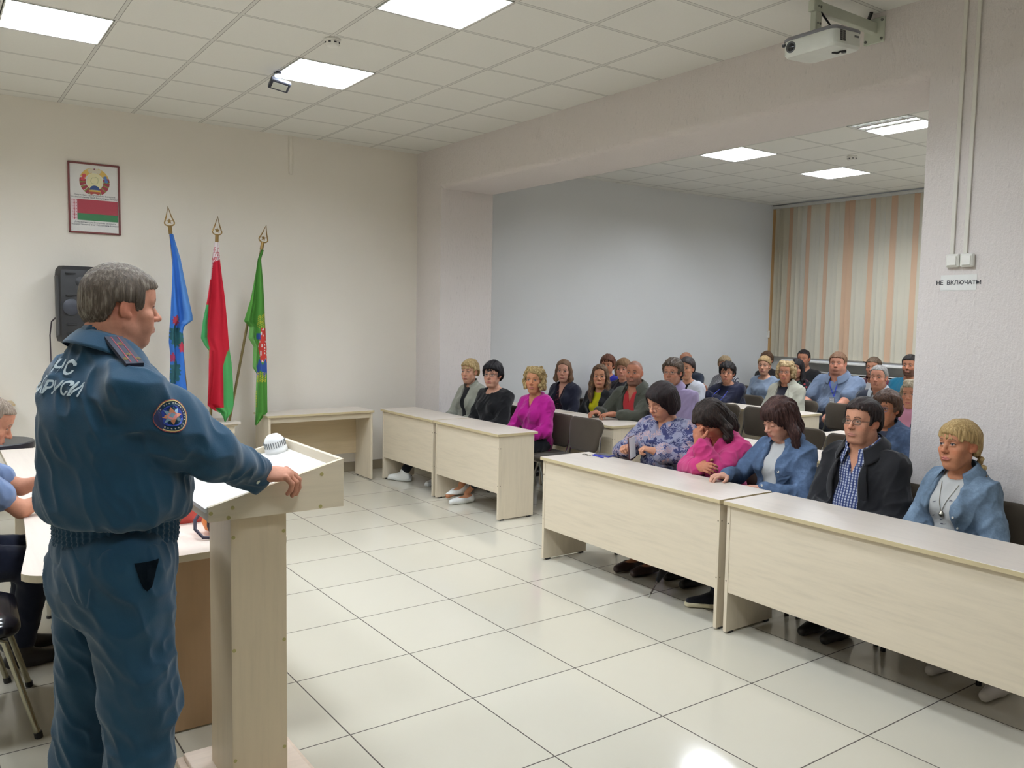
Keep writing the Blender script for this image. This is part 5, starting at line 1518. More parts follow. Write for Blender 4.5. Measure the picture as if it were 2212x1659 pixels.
# ------------------------------------------------------------------ small helpers for what people wear or hold
from mathutils.bvhtree import BVHTree
def bvh(V, Q): return BVHTree.FromPolygons([tuple(v) for v in V], [tuple(int(i) for i in q) for q in Q])
def decal(tree, name, polys, O, ax, ay, mt, parent, lift=.002, shear=0.0):
    """lay flat polygons on a garment: polygon (x, y) -> O + ax*x + ay*y, dropped along the view-free normal ax x ay"""
    ax, ay = unit(ax), unit(ay); nz = unit(np.cross(ax, ay)); g = G()
    for poly in polys:
        v = []
        for (x, y) in poly:
            p = np.array(O)+ax*(x+shear*y)+ay*y+nz*.35
            h = tree.ray_cast(Vector(p), Vector(-nz), .8)
            if h[0] is None: h = tree.find_nearest(Vector(np.array(O)+ax*x+ay*y))
            v.append(tuple(h[0]+h[1]*lift if h[1].dot(Vector(nz)) > 0 else h[0]-h[1]*lift))
        g.add(v, [tuple(range(len(v)))])
    return obj(name, g, mt, parent)
def disc(r, n=24, cx=0, cy=0): return [(cx+r*math.cos(2*math.pi*i/n), cy+r*math.sin(2*math.pi*i/n)) for i in range(n)]
def annulus(r0, r1, n=32):
    out = []
    for i in range(n):
        a, b = 2*math.pi*i/n, 2*math.pi*(i+1)/n
        out.append([(r0*math.cos(a), r0*math.sin(a)), (r1*math.cos(a), r1*math.sin(a)), (r1*math.cos(b), r1*math.sin(b)), (r0*math.cos(b), r0*math.sin(b))])
    return out
def starp(r, k=8, q=.5, a0=90, cx=0, cy=0): return [(cx+(r if i % 2 == 0 else r*q)*math.cos(math.radians(a0+i*180/k)), cy+(r if i % 2 == 0 else r*q)*math.sin(math.radians(a0+i*180/k))) for i in range(2*k)]
def text_polys(body, size, squeeze=1.0, bold=0.0):
    cu = bpy.data.curves.new('t', 'FONT'); cu.body = body; cu.size = size; cu.align_x = 'CENTER'; cu.align_y = 'CENTER'; cu.resolution_u = 2; cu.space_character = squeeze; cu.offset = bold
    o = bpy.data.objects.new('t', cu); COL.objects.link(o); dg = bpy.context.evaluated_depsgraph_get(); me = bpy.data.meshes.new_from_object(o.evaluated_get(dg)); bpy.data.objects.remove(o)
    import bmesh
    b_ = bmesh.new(); b_.from_mesh(me); bmesh.ops.triangulate(b_, faces=b_.faces); bmesh.ops.subdivide_edges(b_, edges=[e for e in b_.edges if e.calc_length() > size*.25], cuts=1); bmesh.ops.triangulate(b_, faces=b_.faces)
    out = [[(v.co.x, v.co.y) for v in f.verts] for f in b_.faces]; b_.free(); bpy.data.meshes.remove(me); return out
def lay_path(tree, pts, inward, lift):
    """drop 3-D points on a garment along a direction"""
    out = []
    for p in pts:
        h = tree.ray_cast(Vector(np.array(p)-unit(inward)*.3), Vector(unit(inward)), .7)
        out.append(np.array(h[0])-unit(inward)*lift if h[0] is not None else np.array(p))
    return out
def lanyard(ctx, name, mt, badge=True, bx=0.0, drop=.42):
    tr = bvh(*ctx['mesh'][name]); TP, f0, x0 = ctx['TP'], ctx['f0'], ctx['x0']
    for s in (-1, 1):
        pts = [TP(s*.062*(1-t_)+bx*t_, .02, .97-t_*drop) for t_ in np.linspace(0, 1, 9)]
        P = lay_path(tr, pts, -f0, .004); P[0] = TP(s*.060, -.03, 1.02)
        g = G(); v = []
        for p in P: v += [tuple(p-x0*.007), tuple(p+x0*.007)]
        g.add(v, [(2*i, 2*i+1, 2*i+3, 2*i+2) for i in range(len(P)-1)]); obj('lanyard', g, mt, ctx['o'])
    if badge:
        c = lay_path(tr, [TP(bx, .02, .97-drop-.09)], -f0, .010)[0]
        M = Matrix(((x0[0], f0[0], ctx['u'][0], c[0]), (x0[1], f0[1], ctx['u'][1], c[1]), (x0[2], f0[2], ctx['u'][2], c[2]), (0, 0, 0, 1)))
        b_ = obj('badge', G().box((-.032, -.003, -.045), (.032, .003, .045), .002, M), plain((70, 74, 86), 0.4), ctx['o'])
        g = G(); g.box((-.027, .003, -.040), (.027, .0038, .040), 0, M); obj('badge_card', g, plain((222, 222, 220), 0.5), b_)
        g = G()
        for k in range(5): g.box((-.020, .0038, .026-k*.013), (.020-(k % 2)*.008, .0042, .030-k*.013), 0, M)
        obj('badge_lines', g, plain((120, 124, 130), 0.5), b_)
def buttons(ctx, name, n, z0, z1, x=0.0, mt=None, r=.0055, lift=.003):
    tr = bvh(*ctx['mesh'][name]); f0 = ctx['f0']; TP = ctx['TP']; g = G()
    for p in lay_path(tr, [TP(x, 0, z) for z in np.linspace(z0, z1, n)], -f0, 0): g.cyl(p, p+f0*lift, r, n=10)
    obj('button', g, mt or plain((222, 220, 212), 0.3), ctx['o'])

# ------------------------------------------------------------------ the seated audience
OFFICER_HEAD = np.array((0.510, 2.79, 1.740))
def seat(label, head, hd, chair_label, look=None, tgt=OFFICER_HEAD, frac=.85, dx=.03, tw=.3, noseat=False, **kw):
    X, Y, Z = head; d = np.array(tgt)-np.array(head)
    yaw = math.degrees(math.atan2(d[1], -d[0]))      # + towards the sitter's right (+Y)
    if look is None: look = (yaw*frac, -math.degrees(math.atan2(d[2], math.hypot(d[0], d[1])))*.5, 0)
    S = dict(label=label, head=head, hip=(X+dx, Y), hd=hd, look=look, turn=kw.pop('turn', look[0]*tw), **kw)
    c = person(S)
    if not noseat: place_chair(X+dx+.02, Y, chair_label)
    return c
WHITE_T = cloth((216, 216, 214)); BLK = cloth((24, 24, 27)); DARK_PANTS = {'mat': cloth((34, 36, 46))}
WHITE_SHOE = plain((222, 222, 218), 0.4)
JEANS = {'mat': denim((52, 62, 84))}

# --- left front row
seat('woman with cropped blond hair in a pale grey jacket over a black turtleneck', (4.72, 7.40, 1.148),
     dict(skin=(206, 160, 136), hair=dict(kind='short', col=(158, 132, 88), col2=(226, 204, 156), t=.020, line=.062, side=.018, nape=-.04, rough=.005, fringe=.036, fslope=-.008), brow=(96, 74, 54), w=.94),
     'brown chair of the woman in the pale grey jacket', near=True, frac=.55, build=.92,
     top=dict(mat=BLK, neck='turtle', name='turtleneck'), jacket=dict(mat=cloth((172, 172, 158), 200), open=(.055, .035, .0), t=.022, amp=.011, name='jacket', collar='stand'),
     feet={-1: (4.32, 7.28, .10), 1: (4.09, 7.66, .10)}, footdir={1: (.85, .52, 0)}, shoes={'mat': WHITE_SHOE, 'sole': plain((206, 206, 200), 0.5)}, pants=DARK_PANTS)
seat('woman with short black hair and glasses in a black sweater', (4.72, 6.97, 1.143),
     dict(skin=(210, 164, 142), fat=.55, w=1.03, hair=dict(kind='short', col=(22, 20, 24), col2=(56, 50, 56), t=.030, line=.060, side=.0, nape=-.075, rough=.006, fringe=.040), brow=(40, 32, 30), glasses=dict(col=(50, 38, 40), r=(.024, .014))),
     'brown chair of the woman in the black sweater', near=True, frac=.75, build=1.14,
     top=dict(mat=BLK, neck='wide', name='sweater', amp=.008, t=.010), feet={-1: (4.40, 6.9, .095), 1: (4.32, 7.16, .095)})
def clip(c):
    p = c['H']+c['R'] @ V3(-.062, .045, .075); g = G(); g.lathe([(.001, -.018), (.008, -.012), (.010, 0), (.008, .012), (.001, .018)], n=12, M=Matrix.Translation(p)); obj('hair_clip', g, plain((214, 206, 190), 0.3), c['o'], 40)
seat('woman with curly blond hair in a magenta blouse', (4.70, 6.24, 1.142),
     dict(skin=(198, 142, 108), hair=dict(kind='curly', col=(140, 116, 74), col2=(212, 188, 134), len=-.085, bang=.066, vol=1.0, seed=4, rough=.006), brow=(110, 84, 60), w=.95),
     'brown chair of the woman in the magenta blouse', near=True, frac=.95, build=.95, extra=clip,
     top=dict(mat=cloth((194, 30, 148), 240), neck='v', vd=.13, vw=.05, name='blouse', amp=.011, t=.012),
     feet={-1: (4.10, 6.45, .095), 1: (4.09, 6.54, .165)}, footdir={-1: (0, 1, 0), 1: (.40, .9, -.38)}, shoes={'mat': WHITE_SHOE, 'low': True}, pants={'mat': cloth((30, 32, 40)), 'down': .78})
# --- right front row
def phone_(c):
    W = c['arms'][1][1]
    t = thing('mobile_phone', 'dark phone held upright by the woman in the paisley blouse', 'phone', (3.99, 4.165, .845), math.radians(103))
    M = Matrix.Rotation(math.radians(-10), 4, 'X')
    obj('case', G().box((-.006, -.038, -.078), (.006, .038, .078), .003, M), plain((74, 34, 40), 0.4), t)
    obj('screen', G().box((-.0085, -.034, -.074), (-.006, .034, .074), .001, M), plain((214, 216, 222), 0.15), t)
seat('woman with a dark bob and low glasses in a blue paisley blouse', (4.30, 4.196, 1.145),
     dict(skin=(206, 154, 128), fat=.7, w=1.04, down=True, hair=dict(kind='bob', col=(34, 24, 24), col2=(64, 46, 44), t=.026, wide=.012, len=-.090, bang=.064, half=.058, slope=.28, rise=.15, rough=.004), brow=(50, 36, 34),
          glasses=dict(col=(60, 50, 46), r=(.025, .013), z=-.020, dy=.008, t=.0012)),
     'brown chair of the woman in the paisley blouse', near=True, look=(4, 20, -4), build=1.2, dx=.05, turn=-8, extra=phone_,
     top=dict(mat=print_cloth('paisley', (62, 66, 108), (156, 156, 178), (206, 172, 172)), neck='v', vd=.09, vw=.05, name='blouse', amp=.010, t=.012, loose=.010, sleeve=1.72, flare=.012),
     rh=dict(w=(4.07, 4.27, .82), d=(-.25, .85, .2), n=(.5, -.3, .8), pose='grip', fine=True, pole=(1, -.3, -.6)), lh=dict(w=(4.07, 4.02, .83), d=(.65, .65, .25), n=(-.4, -.2, .9), pose='grip', fine=True, pole=(-1, -.3, -.6)),
     pants={'mat': cloth((40, 42, 62)), 'down': .70}, feet={-1: (4.02, 3.97, .10), 1: (3.99, 4.10, .10)}, shoes={'mat': plain((58, 42, 40), 0.4), 'low': True})
def pinkx(c):
    o = c['o']
    W = c['arms'][-1][1]; E = c['arms'][-1][0]; d = unit(W-E)
    g = G(); a = Vector(d).orthogonal().normalized(); b_ = Vector(d).cross(a)
    q = W-d*.015; g.tube([Vector(q)+a*(.034*math.cos(t_))+b_*(.030*math.sin(t_)) for t_ in np.linspace(0, 2*math.pi, 20, False)], .009, 8, True); obj('watch_strap', g, plain((44, 50, 62), 0.5), o, 40)
    W = c['arms'][1][1]; E = c['arms'][1][0]; d = unit(W-E); a = Vector(d).orthogonal().normalized(); b_ = Vector(d).cross(a); g = G()
    for k in range(14):
        t_ = k*2*math.pi/14; p = Vector(W-d*.01)+a*(.034*math.cos(t_))+b_*(.032*math.sin(t_)); g.lathe([(.001, -.007), (.0065, -.003), (.0065, .003), (.001, .007)], n=8, M=Matrix.Translation(p))
    obj('bracelet', g, plain((186, 180, 176), 0.25, 0.7), o, 40)
seat('woman in a bright pink blazer with her dark head bowed on her hand', (4.24, 3.685, 1.075),
     dict(skin=(186, 124, 98), down=True, hair=dict(kind='long', col=(44, 34, 30), col2=(84, 66, 56), t=.022, len=-.165, bang=.070, half=.042, wide=.020, fwd=.03, rough=.006), brow=(52, 38, 32)),
     'brown chair of the woman in the pink blazer', near=True, look=(8, 42, 6), dx=.16, turn=0, extra=pinkx,
     top=dict(mat=cloth((216, 66, 132), 240), neck='v', vd=.10, vw=.035, name='blazer', amp=.010, t=.018, loose=.006, sleeve=1.86),
     rh=dict(w=(4.02, 3.58, .80), d=(.72, -.1, -.05) if False else (-.85, .12, .08), n=(0, .8, .5), pose='relax', fine=True, pole=(.9, -.2, -.5)), lh=dict(w=(4.065, 3.635, .945), d=(.15, -.05, 1), n=(0, 1, .1), pose='grip', fine=True, pole=(-.5, .2, -1)),
     pants=DARK_PANTS, feet={-1: (4.12, 3.62, .10), 1: (4.16, 3.80, .095)})
def jacket_bits(c):
    buttons(c, 'denim_jacket', 3, .18, .58, -.085, plain((206, 204, 196), 0.3), .008)
    tr = bvh(*c['mesh']['denim_jacket']); m_ = denim((76, 96, 126))
    for s in (-1, 1):
        O = c['TP'](s*.115, 0, .60); decal(tr, 'pocket_flap', [[(-.035, .0), (.035, .0), (.035, -.012), (.0, -.03), (-.035, -.012)]], O, -c['x0'], c['u'], m_, c['o'], .004)
seat('woman with wavy auburn hair and a fringe in a blue denim jacket, looking down', (4.30, 3.197, 1.13),
     dict(skin=(216, 168, 148), down=True, hair=dict(kind='long', col=(66, 42, 38), col2=(112, 76, 66), t=.024, len=-.21, bang=.040, half=.056, wide=.034, fwd=.01, rough=.009, fringe=.046), brow=(60, 42, 36), w=.96),
     'brown chair of the woman in the blue denim jacket', near=True, look=(14, 22, -3), dx=.04, turn=4, extra=jacket_bits,
     top=dict(mat=WHITE_T, neck='crew', name='t_shirt', amp=.009, t=.008), jacket=dict(mat=denim((92, 114, 146)), open=(.055, .05, .0), t=.020, amp=.012, collar='shirt', name='denim_jacket', cope=.07),
     rh=dict(w=(4.03, 3.36, .775), d=(.2, .9, .05), n=(0, .1, 1), pose='relax', fine=True), lh=dict(w=(4.10, 3.14, .72)), pants=JEANS, shoes={'mat': cloth((26, 26, 34), 150), 'sole': plain((200, 190, 160), 0.5)}, feet={-1: (4.05, 3.12, .10), 1: (3.88, 3.27, .10)}, footdir={1: (.6, .8, 0)})
seat('man with dark hair and glasses in a black jacket over a blue checked shirt', (4.30, 2.643, 1.176),
     dict(sex='m', skin=(204, 152, 126), fat=.35, stubble=.18, hair=dict(kind='short', col=(40, 30, 28), col2=(72, 54, 48), t=.020, line=.072, side=.010, rough=.005), brow=(46, 34, 30), iris=(86, 70, 56), glasses=dict(col=(44, 38, 36), r=(.026, .0145))),
     'brown chair of the man in the black jacket', near=True, look=(2, -4, 0), build=1.08, dx=.06, belly=.03, turn=6,
     top=dict(mat=print_cloth('plaid', (206, 210, 224), (60, 76, 128), (52, 66, 116)), neck='collar', vd=.14, vw=.045, collar='shirt', name='shirt', amp=.008, t=.010),
     jacket=dict(mat=cloth((30, 30, 33), 220), open=(.085, .085, .0), t=.024, amp=.010, collar='lapel', name='blazer', cope=.07),
     pants=DARK_PANTS, feet={-1: (4.08, 2.56, .10), 1: (4.08, 2.70, .10)})
def pendant(c):
    tr = bvh(*c['mesh']['t_shirt']); TP, f0 = c['TP'], c['f0']; m_ = plain((150, 144, 130), 0.3, .8)
    for s in (-1, 1):
        P = lay_path(tr, [TP(s*.05*(1-t_)+.0*t_, 0, .93-.38*t_) for t_ in np.linspace(0, 1, 9)], -f0, .004); g = G(); g.tube([tuple(p) for p in P], .0016, 6); obj('necklace', g, m_, c['o'])
    q = lay_path(tr, [TP(0, 0, .53)], -f0, .005)[0]; g = G(); g.lathe([(.001, -.018), (.010, -.012), (.014, 0), (.009, .010), (.001, .018)], n=14, M=Matrix.Translation(q)); obj('pendant', g, m_, c['o'], 40)
    rn = random.Random(2); pol = []
    for k in range(9):
        x, z = rn.uniform(-.05, .05), rn.uniform(.25, .75); a = rn.uniform(0, 3); pol.append([(x+.012*math.cos(a+q_), (z-.5)*c['Lt']+.006*math.sin(a*2+q_)) for q_ in (0, 1.2, 2.2, 3.4)])
    decal(tr, 'shirt_print', pol, TP(0, 0, .5), -c['x0'], c['u'], plain((96, 96, 104), 0.8), c['o'], .002)
    buttons(c, 'denim_shirt', 4, .10, .55, -.092, plain((200, 196, 184), 0.3), .006)
seat('woman with a blond plait in an open light denim shirt, seated against the pier', (4.27, 2.09, 1.12),
     dict(skin=(198, 140, 108), hair=dict(kind='tail', col=(170, 140, 92), col2=(216, 190, 140), t=.016, braid=-1, fringe=.034, fslope=.012, line=.052, rough=.003), brow=(96, 72, 54), iris=(70, 80, 90)),
     'brown chair at the end of the front row, standing against the pier', near=True, look=(12, -6, 4), dx=.05, turn=14, extra=pendant,
     top=dict(mat=cloth((214, 214, 210), 240), neck='crew', name='t_shirt', amp=.008, t=.008), jacket=dict(mat=denim((128, 150, 172)), open=(.075, .065, .0), t=.018, amp=.012, collar='shirt', name='denim_shirt', cope=.09),
     pants={'mat': cloth((70, 70, 74))}, feet={-1: (4.10, 1.74, .10), 1: (4.17, 2.03, .10)}, shoes={'mat': plain((206, 200, 194), 0.5)})
# --- second row
seat('woman with a light brown bob in a navy blazer over a dark dotted blouse', (5.90, 7.286, 1.133),
     dict(skin=(206, 158, 138), hair=dict(kind='long', col=(104, 76, 56), col2=(152, 118, 86), t=.014, len=-.115, bang=.080, half=.052, wide=.008, fwd=0, rough=.003), brow=(90, 66, 50), iris=(84, 96, 104), w=.95),
     'brown chair of the woman in the navy blazer', frac=1.02, build=.95,
     top=dict(mat=print_cloth('dots', (34, 24, 36), (120, 56, 66), (0, 0, 0)), neck='v', vd=.16, vw=.045, name='blouse', t=.008), jacket=dict(mat=cloth((30, 32, 50)), open=(.06, .05, 0), t=.020, name='blazer'))
seat('young woman with long brown hair in a yellow top and black jacket', (5.90, 6.671, 1.115),
     dict(skin=(206, 152, 122), hair=dict(kind='long', col=(84, 62, 46), col2=(160, 122, 80), t=.014, len=-.27, bang=.080, half=.050, wide=.016, fwd=.035, rough=.003), brow=(70, 50, 40), w=.93, iris=(60, 60, 56)),
     'brown chair of the woman in the yellow top', frac=1.2, build=.92, top=dict(mat=cloth((212, 204, 24)), neck='crew', name='top', t=.008), jacket=dict(mat=cloth((24, 24, 26)), open=(.06, .075, 0), t=.022, name='jacket', amp=.010))
seat('man with a shaved head and stubble in a red shirt and olive jacket', (5.85, 6.10, 1.19),
     dict(sex='m', skin=(190, 132, 106), fat=.25, buzz=(60, 48, 42), buzz_f=.55, stubble=.62, brow=(60, 44, 36)),
     'brown chair of the man in the red shirt', frac=.95, build=1.02, top=dict(mat=cloth((204, 58, 62)), neck='v', vd=.15, vw=.045, name='shirt', t=.010, amp=.008), jacket=dict(mat=cloth((80, 82, 70)), open=(.075, .075, 0), t=.024, collar='shirt', name='jacket', amp=.011, cope=.08),
     rh=dict(w=(5.50, 6.22, .80), d=(0, 1, 0)), lh=dict(w=(5.50, 6.02, .80), d=(.2, 1, 0)))
seat('man with spiky hair and glasses in a lilac shirt, behind the paisley blouse', (5.90, 5.624, 1.223),
     dict(sex='m', skin=(198, 146, 122), stubble=.2, hair=dict(kind='short', col=(84, 70, 58), col2=(130, 112, 94), t=.026, line=.066, side=.014, rough=.009), brow=(74, 56, 46), glasses=dict(col=(50, 44, 42), r=(.026, .013)), w=.96),
     'brown chair of the man in the lilac shirt', frac=.8, dx=.08, top=dict(mat=cloth((168, 152, 188)), neck='collar', vd=.10, vw=.035, collar='shirt', name='shirt', t=.012, amp=.011))
seat('woman in glasses and dark denim half hidden by the man in black', (5.80, 3.379, 1.10),
     dict(skin=(176, 122, 92), fat=.3, hair=dict(kind='short', col=(78, 54, 40), col2=(120, 86, 62), t=.028, line=.062, side=-.005, nape=-.06, rough=.006, fringe=.050), brow=(60, 42, 34), glasses=dict(col=(70, 80, 110), r=(.024, .018), square=False)),
     'brown chair of the woman in the dark denim jacket', frac=.9, build=1.12, top=dict(mat=cloth((60, 64, 80)), neck='crew', name='top'), jacket=dict(mat=denim((70, 88, 116)), open=(.045, .03, 0), t=.022, collar='shirt', name='denim_jacket', amp=.011))
# --- third row
seat('woman with short auburn hair in a royal blue top by the long wall', (7.22, 8.02, 1.132),
     dict(skin=(204, 146, 116), fat=.3, hair=dict(kind='short', col=(92, 54, 40), col2=(140, 92, 66), t=.028, line=.064, side=.0, nape=-.06, rough=.004, fringe=.046)), 'brown chair of the woman in royal blue',
     frac=.9, build=1.05, top=dict(mat=cloth((44, 46, 156)), neck='v', name='top', t=.010))
seat('woman with a light brown fringe in dark clothes, behind the man in red', (6.95, 7.44, 1.121),
     dict(skin=(206, 152, 130), fat=.4, hair=dict(kind='bob', col=(124, 92, 64), col2=(170, 134, 98), t=.020, len=-.085, bang=.050, half=.052, wide=.008)), 'brown chair of the woman with the light brown fringe',
     frac=.9, build=1.08, top=dict(mat=cloth((42, 38, 46)), neck='crew', name='top', t=.012))
seat('woman with pinned-up dark hair in a white cardigan', (7.10, 6.551, 1.18),
     dict(skin=(206, 156, 128), hair=dict(kind='tail', col=(42, 34, 34), col2=(74, 60, 56), t=.020, bun=1, line=.066), brow=(54, 40, 34), w=.95), 'brown chair of the woman in the white cardigan',
     frac=.75, top=dict(mat=BLK, neck='crew', name='top', t=.006), jacket=dict(mat=cloth((212, 214, 222)), open=(.07, .004, .18), t=.018, name='cardigan', amp=.010))
seat('older woman with grey blond hair and a pink scarf at the edge of the pier', (7.0, 3.845, 1.119),
     dict(skin=(200, 146, 120), hair=dict(kind='curly', col=(150, 136, 112), col2=(196, 182, 156), len=-.05, bang=.06, n=90, vol=.95)), 'brown chair of the woman with the pink scarf',
     frac=.9, top=dict(mat=cloth((40, 42, 60)), neck='crew', name='jacket', t=.014),
     extra=lambda c: obj('scarf', mesh_np('scarf', *surf(Prims().chain([c['NB']+V3(-.06, .03, .03), c['NB']+V3(-.03, .09, .0), c['NB']+V3(.0, .11, -.03), c['NB']+V3(.03, .09, .0), c['NB']+V3(.06, .03, .03)], [.035, .04, .045, .04, .035], k=.03).chain([c['NB']+V3(0, .11, -.03), c['NB']+V3(-.02, .14, -.13)], [.045, .035], k=.03).chain([c['NB']+V3(0, .11, -.03), c['NB']+V3(.05, .13, -.10)], [.045, .03], k=.03), .008)), cloth((212, 146, 168), 120), c['o']))
# --- fourth row
seat('balding man in a dark navy pullover, mostly hidden by the long wall', (8.30, 7.683, 1.184),
     dict(sex='m', skin=(186, 134, 108), buzz=(92, 74, 62), buzz_f=.35, stubble=.2), 'brown chair of the balding man', frac=.7, dx=.05, top=dict(mat=cloth((32, 40, 56)), neck='crew', name='pullover', t=.016))
seat('woman with short black hair in navy velvet with a blue lanyard, hands clasped', (8.0, 6.724, 1.095),
     dict(skin=(196, 146, 122), fat=.4, hair=dict(kind='short', col=(30, 26, 26), col2=(66, 56, 54), t=.030, line=.060, side=.005, nape=-.05, rough=.007, fringe=.038)), 'brown chair of the woman in navy velvet',
     frac=1.15, dx=.14, build=1.1, top=dict(mat=cloth((26, 30, 56), 200), neck='turtle', name='pullover', t=.014, amp=.010), extra=lambda c: lanyard(c, 'pullover', plain((44, 56, 150), 0.5), False),
     rh=dict(w=(7.76, 6.90, .86), d=(-.3, .5, .8), n=(0, 1, .3), pose='grip', fine=True), lh=dict(w=(7.76, 6.84, .84), d=(.5, .5, .7), n=(0, 1, .2), pose='grip', fine=True))
seat('woman with curly fair hair and glasses in a pale trench coat', (8.20, 6.03, 1.147),
     dict(skin=(202, 146, 120), hair=dict(kind='curly', col=(156, 130, 92), col2=(206, 186, 144), len=-.07, bang=.062, vol=1.05, seed=8), glasses=dict(col=(90, 76, 66), r=(.023, .014)), w=.96), 'brown chair of the woman in the trench coat',
     frac=1.0, build=1.02, top=dict(mat=cloth((44, 44, 56)), neck='crew', name='top'), jacket=dict(mat=cloth((204, 202, 184)), open=(.07, .055, 0), t=.026, collar='lapel', name='trench_coat', amp=.012, cope=.07))
seat('grey-haired man in a dark jacket and white shirt before the maroon jacket', (8.30, 4.94, 1.156),
     dict(sex='m', skin=(200, 146, 124), fat=.3, stubble=.1, hair=dict(kind='short', col=(126, 122, 118), col2=(176, 172, 168), t=.012, line=.078, side=.012), brow=(90, 84, 78)), 'brown chair of the grey-haired man',
     frac=.9, dx=.05, top=dict(mat=cloth((204, 210, 216)), neck='collar', vd=.10, vw=.03, collar='shirt', name='shirt'), jacket=dict(mat=cloth((40, 46, 62)), open=(.07, .06, 0), t=.022, name='jacket'))
# --- back rows
seat('woman with ash blond hair in a black and white striped blouse', (9.3, 7.871, 1.095),
     dict(skin=(204, 152, 128), hair=dict(kind='short', col=(150, 128, 98), col2=(196, 176, 142), t=.024, line=.062, side=.0, rough=.006)), 'brown chair of the woman in stripes',
     frac=.9, top=dict(mat=print_cloth('stripe', (208, 206, 208), (70, 70, 84), (0, 0, 0)), neck='crew', name='blouse', t=.012))
seat('woman with pulled-back blond hair in a pale blue blouse', (9.1, 7.034, 1.146),
     dict(skin=(216, 168, 142), hair=dict(kind='tail', col=(160, 132, 92), col2=(204, 178, 132), t=.016, line=.064), w=.95), 'brown chair of the woman in the pale blue blouse',
     frac=.95, top=dict(mat=cloth((150, 166, 188)), neck='wide', name='blouse', t=.014, amp=.010))
seat('person with brown pinned hair behind the woman in the pale blue blouse', (10.3, 7.924, 1.152),
     dict(skin=(200, 150, 126), hair=dict(kind='short', col=(88, 64, 46), col2=(130, 98, 72), t=.022, line=.064)), 'brown chair of the person by the corner', frac=.9, top=dict(mat=cloth((40, 36, 36)), neck='crew', name='top'))
seat('dark-haired man in a black t-shirt under the blind', (10.2, 7.217, 1.212),
     dict(sex='m', skin=(188, 134, 108), stubble=.35, hair=dict(kind='short', col=(34, 28, 28), col2=(62, 52, 50), t=.012, line=.070, side=.014), fat=.2), 'brown chair of the man in the black t-shirt', frac=.8, dx=.05, build=1.02, top=dict(mat=BLK, neck='crew', sleeve=.9, name='t_shirt', t=.012))
seat('woman with long black hair in a dark flowered dress behind the curly fair hair', (9.3, 6.677, 1.121),
     dict(skin=(190, 140, 116), hair=dict(kind='long', col=(28, 24, 26), col2=(58, 50, 52), t=.016, len=-.2, bang=.06)), 'brown chair of the woman in the flowered dress', frac=.8,
     top=dict(mat=print_cloth('floral', (30, 32, 40), (72, 104, 70), (176, 70, 72)), neck='crew', name='dress', t=.012))
seat('big man with reddish hair in a blue-grey shirt with a blue lanyard', (9.0, 5.889, 1.239),
     dict(sex='m', skin=(214, 156, 134), fat=.8, w=1.06, stubble=.1, hair=dict(kind='short', col=(120, 88, 66), col2=(160, 126, 98), t=.014, line=.066, side=.012), brow=(120, 90, 70)), 'brown chair of the big man in the blue-grey shirt',
     frac=1.05, dx=.08, build=1.28, belly=.06, hs=1.06, top=dict(mat=cloth((128, 144, 170)), neck='collar', vd=.08, vw=.03, collar='shirt', name='shirt', sleeve=.72, t=.012, loose=.014, amp=.010),
     extra=lambda c: lanyard(c, 'shirt', plain((36, 60, 170), 0.5), True, -.03, .40), rh=dict(w=(8.62, 6.12, .66)), lh=dict(w=(8.62, 5.72, .66)))
seat('man with short brown hair in a maroon jacket below the window sill', (9.6, 5.79, 1.182),
     dict(sex='m', skin=(190, 138, 112), stubble=.25, hair=dict(kind='short', col=(84, 66, 50), col2=(124, 102, 80), t=.014, line=.066)), 'brown chair of the man in maroon', frac=.8, dx=.05, top=dict(mat=cloth((196, 194, 192)), neck='crew', name='shirt'), jacket=dict(mat=cloth((92, 36, 48)), open=(.06, .05, 0), t=.020, name='jacket', collar='stand'))
def band_(c):
    tr = bvh(*c['mesh']['t_shirt']); O = c['TP'](0, 0, .42)
    decal(tr, 'yellow_print', [[(-.16+.04*k, -.04), (-.12+.04*k, -.04), (-.12+.04*k, .04), (-.16+.04*k, .04)] for k in range(8)], O, -c['x0'], c['u'], plain((206, 172, 40), 0.7), c['o'], .003)
    g2 = []
    for k in range(4): g2 += [[(-.14+.07*k, -.025), (-.125+.07*k, -.025), (-.125+.07*k, .025), (-.14+.07*k, .025)], [(-.125+.07*k, .013), (-.10+.07*k, .013), (-.10+.07*k, .025), (-.125+.07*k, .025)], [(-.125+.07*k, -.006), (-.105+.07*k, -.006), (-.105+.07*k, .006), (-.125+.07*k, .006)]]
    decal(tr, 'print_blocks', g2, O, -c['x0'], c['u'], plain((50, 46, 40), 0.7), c['o'], .005)
seat('bearded dark-haired man in a teal t-shirt with a yellow print by the pier', (9.6, 5.324, 1.234),
     dict(sex='m', skin=(186, 132, 106), stubble=.75, beard_col=(50, 40, 36), hair=dict(kind='short', col=(36, 30, 28), col2=(66, 56, 52), t=.016, line=.066)), 'brown chair of the man in teal', frac=.8, dx=.05, build=1.05, extra=band_, top=dict(mat=cloth((26, 108, 138)), neck='crew', sleeve=.9, name='t_shirt', t=.012))
